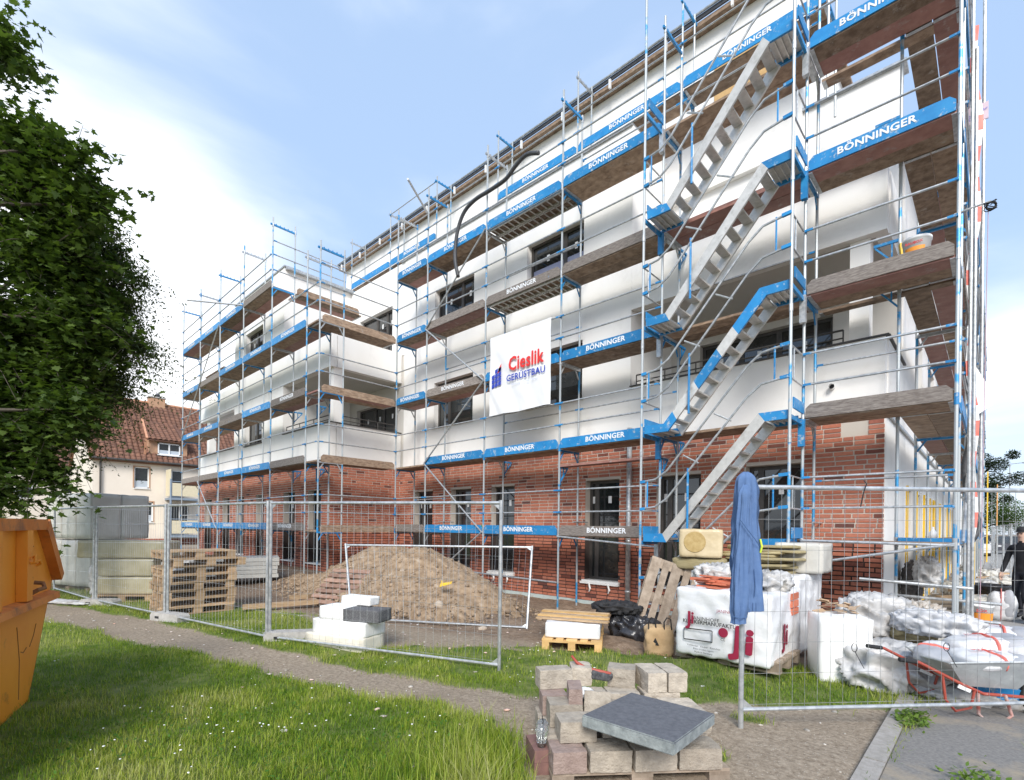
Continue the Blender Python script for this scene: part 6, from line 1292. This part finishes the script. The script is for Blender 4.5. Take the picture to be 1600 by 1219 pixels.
for i in range(7): MB().bar((-.9+.12*i, 15+i*1.9, .2), (-.1+.1*i, 15.8+i*1.9, .24), .14, .06, palwood).build('plank', label=f'wooden plank lying beside the street scaffold, {["nearest","second","third","fourth","fifth","sixth","farthest"][i]} one', cat='plank', group='planks along the street scaffold')
# ------------------------------------------------------------------ person walking at the right edge
def person():
    t = thing('person', 'person in black jacket, dark trousers and cap walking at the right edge', 'person', (.42, 13.85, .01), R(150))
    t.scale = (1, 1, .98)
    J = {'pel': (0, 0, .96, .15, .11), 'wst': (0, .0, 1.10, .145, .10), 'chs': (0, .01, 1.32, .17, .115), 'nk': (0, .02, 1.50, .06, .06), 'hd0': (0, .03, 1.60, .075, .085), 'hd': (0, .03, 1.68, .08, .10), 'hd2': (0, .03, 1.74, .06, .075),
         'shl': (-.19, 0, 1.42, .065, .065), 'ell': (-.27, -.04, 1.14, .05, .05), 'wrl': (-.33, .03, .90, .036, .036), 'shr': (.19, 0, 1.42, .065, .065), 'elr': (.26, .02, 1.14, .05, .05), 'wrr': (.29, .10, .90, .036, .036),
         'hpl': (-.09, 0, .90, .095, .095), 'knl': (-.10, .14, .50, .062, .062), 'anl': (-.10, .06, .09, .045, .045), 'tol': (-.11, .22, .04, .04, .03), 'hpr': (.09, 0, .90, .095, .095), 'knr': (.10, .02, .49, .062, .062), 'anr': (.10, -.18, .12, .045, .045), 'tor': (.11, -.03, .04, .04, .03)}
    E_ = [('pel', 'wst'), ('wst', 'chs'), ('chs', 'nk'), ('nk', 'hd0'), ('hd0', 'hd'), ('hd', 'hd2'), ('chs', 'shl'), ('shl', 'ell'), ('ell', 'wrl'), ('chs', 'shr'), ('shr', 'elr'), ('elr', 'wrr'), ('pel', 'hpl'), ('hpl', 'knl'), ('knl', 'anl'), ('anl', 'tol'), ('pel', 'hpr'), ('hpr', 'knr'), ('knr', 'anr'), ('anr', 'tor')]
    K = list(J)
    def skin_mesh(name, names, edges, radii, m, par, root, sub=2, mats=None):
        me = bpy.data.meshes.new(name); ix = {k: i for i, k in enumerate(names)}; me.from_pydata([names[k][:3] for k in names], [(ix[a], ix[b]) for a, b in edges], []); o = bpy.data.objects.new(name, me); S.collection.objects.link(o)
        md = o.modifiers.new('s', 'SKIN'); md.use_smooth_shade = True; o.modifiers.new('u', 'SUBSURF').levels = sub
        for k, i in ix.items(): me.skin_vertices[0].data[i].radius = names[k][3:5]; me.skin_vertices[0].data[i].use_root = (k == root)
        dg = bpy.context.evaluated_depsgraph_get(); m2 = bpy.data.meshes.new_from_object(o.evaluated_get(dg)); bpy.data.objects.remove(o); m2.materials.clear()
        for q in (m if isinstance(m, list) else [m]): m2.materials.append(q)
        m2.shade_smooth(); return put(name, m2, par), m2
    trou = mat('dark_trousers', (.012, .013, .02), (.025, .026, .035), rough=.9, scale=12); jk = mat('black_jacket', (.008, .008, .010), (.02, .02, .024), rough=.85, scale=9)
    o, me = skin_mesh('body', J, E_, None, [skin, jk, trou, blackp], t, 'pel')
    for p in me.polygons: z = p.center.z; x = abs(p.center.x); p.material_index = 0 if z > 1.52 else (3 if z < .10 else (2 if z < .93 and x < .22 else 1))
    for s_, w_ in ((-1, J['wrl']), (1, J['wrr'])):
        h = MB(); wv = Vector(w_[:3]); h.tube([wv, wv+Vector((0, .015, -.05)), wv+Vector((0, .02, -.10))], [.028, .038, .032], skin, 10)
        for f_ in range(4): b = wv+Vector((0, .048-.022*f_, -.095)); ln = (.07, .08, .075, .058)[f_]; h.tube([b, b+Vector((-.004*s_, .004, -ln*.5)), b+Vector((-.016*s_, .012, -ln))], [.010, .009, .007], skin, 7)
        b = wv+Vector((0, .03, -.03)); h.tube([b, b+Vector((-.008*s_, .04, -.03)), b+Vector((-.012*s_, .045, -.06))], [.013, .011, .008], skin, 7); h.build('hand', t, smooth=True)
    MB().lathe([(.088, 0), (.094, .03), (.085, .07), (.05, .10), (0, .108)], (0, .03, 1.715), black, 20).build('cap', t, smooth=True); MB().prism([(-.07, .09, 1.715), (.07, .09, 1.715), (.05, .19, 1.70), (-.05, .19, 1.70)], (0, 0, .012), black).build('cap_peak', t)
    for x in (-.033, .033): MB().lathe([(0, 0), (.010, .0), (.008, .006), (0, .008)], (0, 0, 0), blackp, 10).build('eye', t, loc=(x, .118, 1.675), rot=(R(-90), 0, 0))
    MB().prism([(-.013, .115, 1.64), (.013, .115, 1.64), (0, .118, 1.68)], (0, .02, -.004), skin).build('nose', t); MB().box((-.025, .108, 1.608), (.025, .117, 1.614), mat('lips', (.42, .2, .17), rough=.6)).build('mouth', t)
    for x in (-.085, .085): soft((.02, .035, .06), 'ear', skin, t, sub=3, amp=0, pw=3, loc=(x, .03, 1.635))
person()
# ------------------------------------------------------------------ grass blades, clover, daisies, litter
def blades(name, n, x0, x1, y0, y1, dens, hlo, hhi, wd, m, label=None, lean=.45):
    x = rng.uniform(x0, x1, n); y = rng.uniform(y0, y1, n); g = masks(x, y)*(1-.75*smooth01(.66, .82, vnoise(x, y, .9, 55)*.6+vnoise(x, y, 3.3, 56)*.4)); k = rng.random(n) < g*dens(x, y); x, y = x[k], y[k]
    # nothing grows under things that lie on the grass
    for bx0, bx1, by0, by1 in ((-2.85, -1.72, 5.9, 7.1), (-11.3, -10.3, 2.4, 3.75), (-6.75, -5.9, 3.2, 4.0)): q = ~((x > bx0) & (x < bx1) & (y > by0) & (y < by1)); x, y = x[q], y[q]
    lx = (x-pc_[0])*math.cos(pr_)+(y-pc_[1])*math.sin(pr_); ly = -(x-pc_[0])*math.sin(pr_)+(y-pc_[1])*math.cos(pr_); q = ~((lx > .03) & (lx < 1.18) & (ly > .02) & (ly < .85)); x, y = x[q], y[q]
    n = len(x); z = height(x, y)-.005; a = rng.uniform(0, 6.283, n); patch = vnoise(x, y, 1.3, 21)*.6+vnoise(x, y, 4.5, 22)*.4
    h = (hlo+(hhi-hlo)*rng.random(n)**1.6)*(.6+.9*patch); ln = rng.normal(lean, .28, n); w_ = wd*rng.uniform(.6, 1.3, n)
    dx, dy = np.cos(a), np.sin(a); px_, py_ = -dy, dx; V = np.empty((n, 5, 3))
    for i, (t, ww) in enumerate(((0, 1), (0, -1), (.55, .8), (.55, -.8), (1, 0))):
        r_ = ln*h*t*t; V[:, i, 0] = x+dx*r_+px_*ww*w_/2; V[:, i, 1] = y+dy*r_+py_*ww*w_/2; V[:, i, 2] = z+h*t*(1-.25*np.abs(ln)*t)
    o = (np.arange(n)*5)[:, None]; Fs = np.concatenate([o+np.array([[0, 1, 3]]), o+np.array([[0, 3, 2]]), o+np.array([[2, 3, 4]])]); tone = np.repeat(np.clip(patch+rng.normal(0, .16, n), 0, 1), 5); tip = np.tile([0, 0, .55, .55, 1.], n)
    return put(name, np_mesh(name, V.reshape(-1, 3), Fs, m, {'tone': tone, 'tip': tip}, smooth=False), None, kind='stuff', label=label, cat='grass' if label else None)
def grass_mat():
    m = bpy.data.materials.new('grass_blade'); m.use_nodes = True; t = m.node_tree; n, l = t.nodes.new, t.links.new; b = t.nodes['Principled BSDF']; out = t.nodes['Material Output']
    a = n('ShaderNodeAttribute'); a.attribute_name = 'tone'; cr = n('ShaderNodeValToRGB'); e = cr.color_ramp.elements; e[0].position = .1; e[0].color = (.09, .18, .012, 1); e[1].position = .95; e[1].color = (.50, .50, .22, 1)
    for p, c in ((.35, (.18, .29, .02)), (.6, (.34, .41, .045)), (.82, (.45, .47, .13))): x = e.new(p); x.color = (*c, 1)
    l(a.outputs['Fac'], cr.inputs[0]); l(cr.outputs[0], b.inputs['Base Color']); b.inputs['Roughness'].default_value = .6; b.inputs['Specular IOR Level'].default_value = .3
    tl = n('ShaderNodeBsdfTranslucent'); l(cr.outputs[0], tl.inputs[0]); ms_ = n('ShaderNodeMixShader'); ms_.inputs[0].default_value = .4; l(b.outputs[0], ms_.inputs[1]); l(tl.outputs[0], ms_.inputs[2]); l(ms_.outputs[0], out.inputs[0]); return m
gb = grass_mat(); dist = lambda x, y: np.clip(5.0/np.maximum(np.hypot(x, y), 1.2)**1.35, .05, 1)
blades('lawn_grass', 560000, -16, -1.7, -1.6, 4.0, lambda x, y: dist(x, y), .028, .085, .0046, gb, 'green lawn grass with longer blades in the foreground')
blades('verge_grass_strip', 150000, -16, .3, 1.3, 7.6, lambda x, y: np.clip(3.5/np.maximum(np.hypot(x, y), 1), .2, 1), .03, .10, .006, gb, 'grass strip along the fences and around the brick packs')
blades('tall_grass', 3600, -3.0, -1.75, 1.2, 3.1, lambda x, y: smooth01(.75, .3, np.abs(x+2.3))*1.0, .10, .30, .005, gb, 'tall loose grass blades left of the paver pallet', .5)
blades('weed_tufts', 26000, -2.1, 1.2, 2.2, 7.4, lambda x, y: 1+0*x, .02, .08, .006, gb, 'small grass tufts growing in the gravel at right', .7)
n = 9000; x = rng.uniform(-9, -1.5, n); y = rng.uniform(-.5, 6.6, n); k = (masks(x, y) > .8) & (vnoise(x, y, 1.6, 33) > .55); x, y = x[k], y[k]
leaves('clover_leaf', np.stack([x, y, height(x, y)+rng.uniform(.02, .07, len(x))], -1), .028, OVAL, leaf_mat('clover', (.04, .12, .01), (.09, .20, .02)), droop=0, kind='stuff', label='clover and broad weeds in the lawn', cat='ground cover')
n = 800; x = rng.uniform(-14, -1.5, n); y = rng.uniform(-.5, 5, n); k = (masks(x, y) > .6) & (vnoise(x, y, 1.1, 41)*.7+vnoise(x, y, 3, 42)*.3 > .56); x, y = x[k], y[k]
rocks('daisy', np.stack([x, y, height(x, y)+.085], -1), rng.uniform(.006, .011, len(x)), mat('daisy_white', (.85, .85, .82), rough=.8), None, .4, kind='stuff', label='tiny white daisies scattered in the lawn', cat='flowers')
n = 1700; x = rng.uniform(-14, .6, n); y = rng.uniform(.5, 7.5, n); k = masks(x, y) < .3; x, y = x[k], y[k]
rocks('gravel', np.stack([x, y, height(x, y)+.002], -1), np.clip(rng.gamma(1.6, .0055, len(x)), .004, .03), mat('gravel_stone', (.28, .25, .21), (.58, .54, .48), rough=.95, scale=12, isl=.3), None, .5, kind='stuff', label='loose gravel and pebbles on the trodden path', cat='gravel')
n = 260; x = rng.uniform(-12, -2.5, n); y = rng.uniform(1.5, 7, n); k = rng.random(n) < .5; x, y = x[k], y[k]
rocks('litter', np.stack([x, y, height(x, y)+.01], -1), rng.uniform(.012, .035, len(x)), mat('litter_bits', (.75, .73, .70), (.62, .35, .25), rough=.8, isl=.3, scale=2), None, .25, kind='stuff', label='small white and reddish litter bits on the dirt', cat='litter')
# weeds in the pavement joint
for i, (x, y, r_) in enumerate(((-.50, 5.55, .12), (-.05, 4.35, .16), (.33, 4.6, .12))):
    P_ = np.stack([rng.normal(x, r_*.5, 260), rng.normal(y, r_, 260), .04+np.abs(rng.normal(.02, .02, 260))], -1); leaves('weed', P_, .05, OVAL, MATS.get('wl') or MATS.setdefault('wl', leaf_mat('weed_leaf', (.09, .17, .02), (.19, .27, .05))), label=('low weed in the joint beside the kerb under the fence', 'leafy weed on the asphalt near the lower edge', 'leafy weed at the seam of asphalt and slabs')[i], cat='weed', kind='stuff', droop=.1)
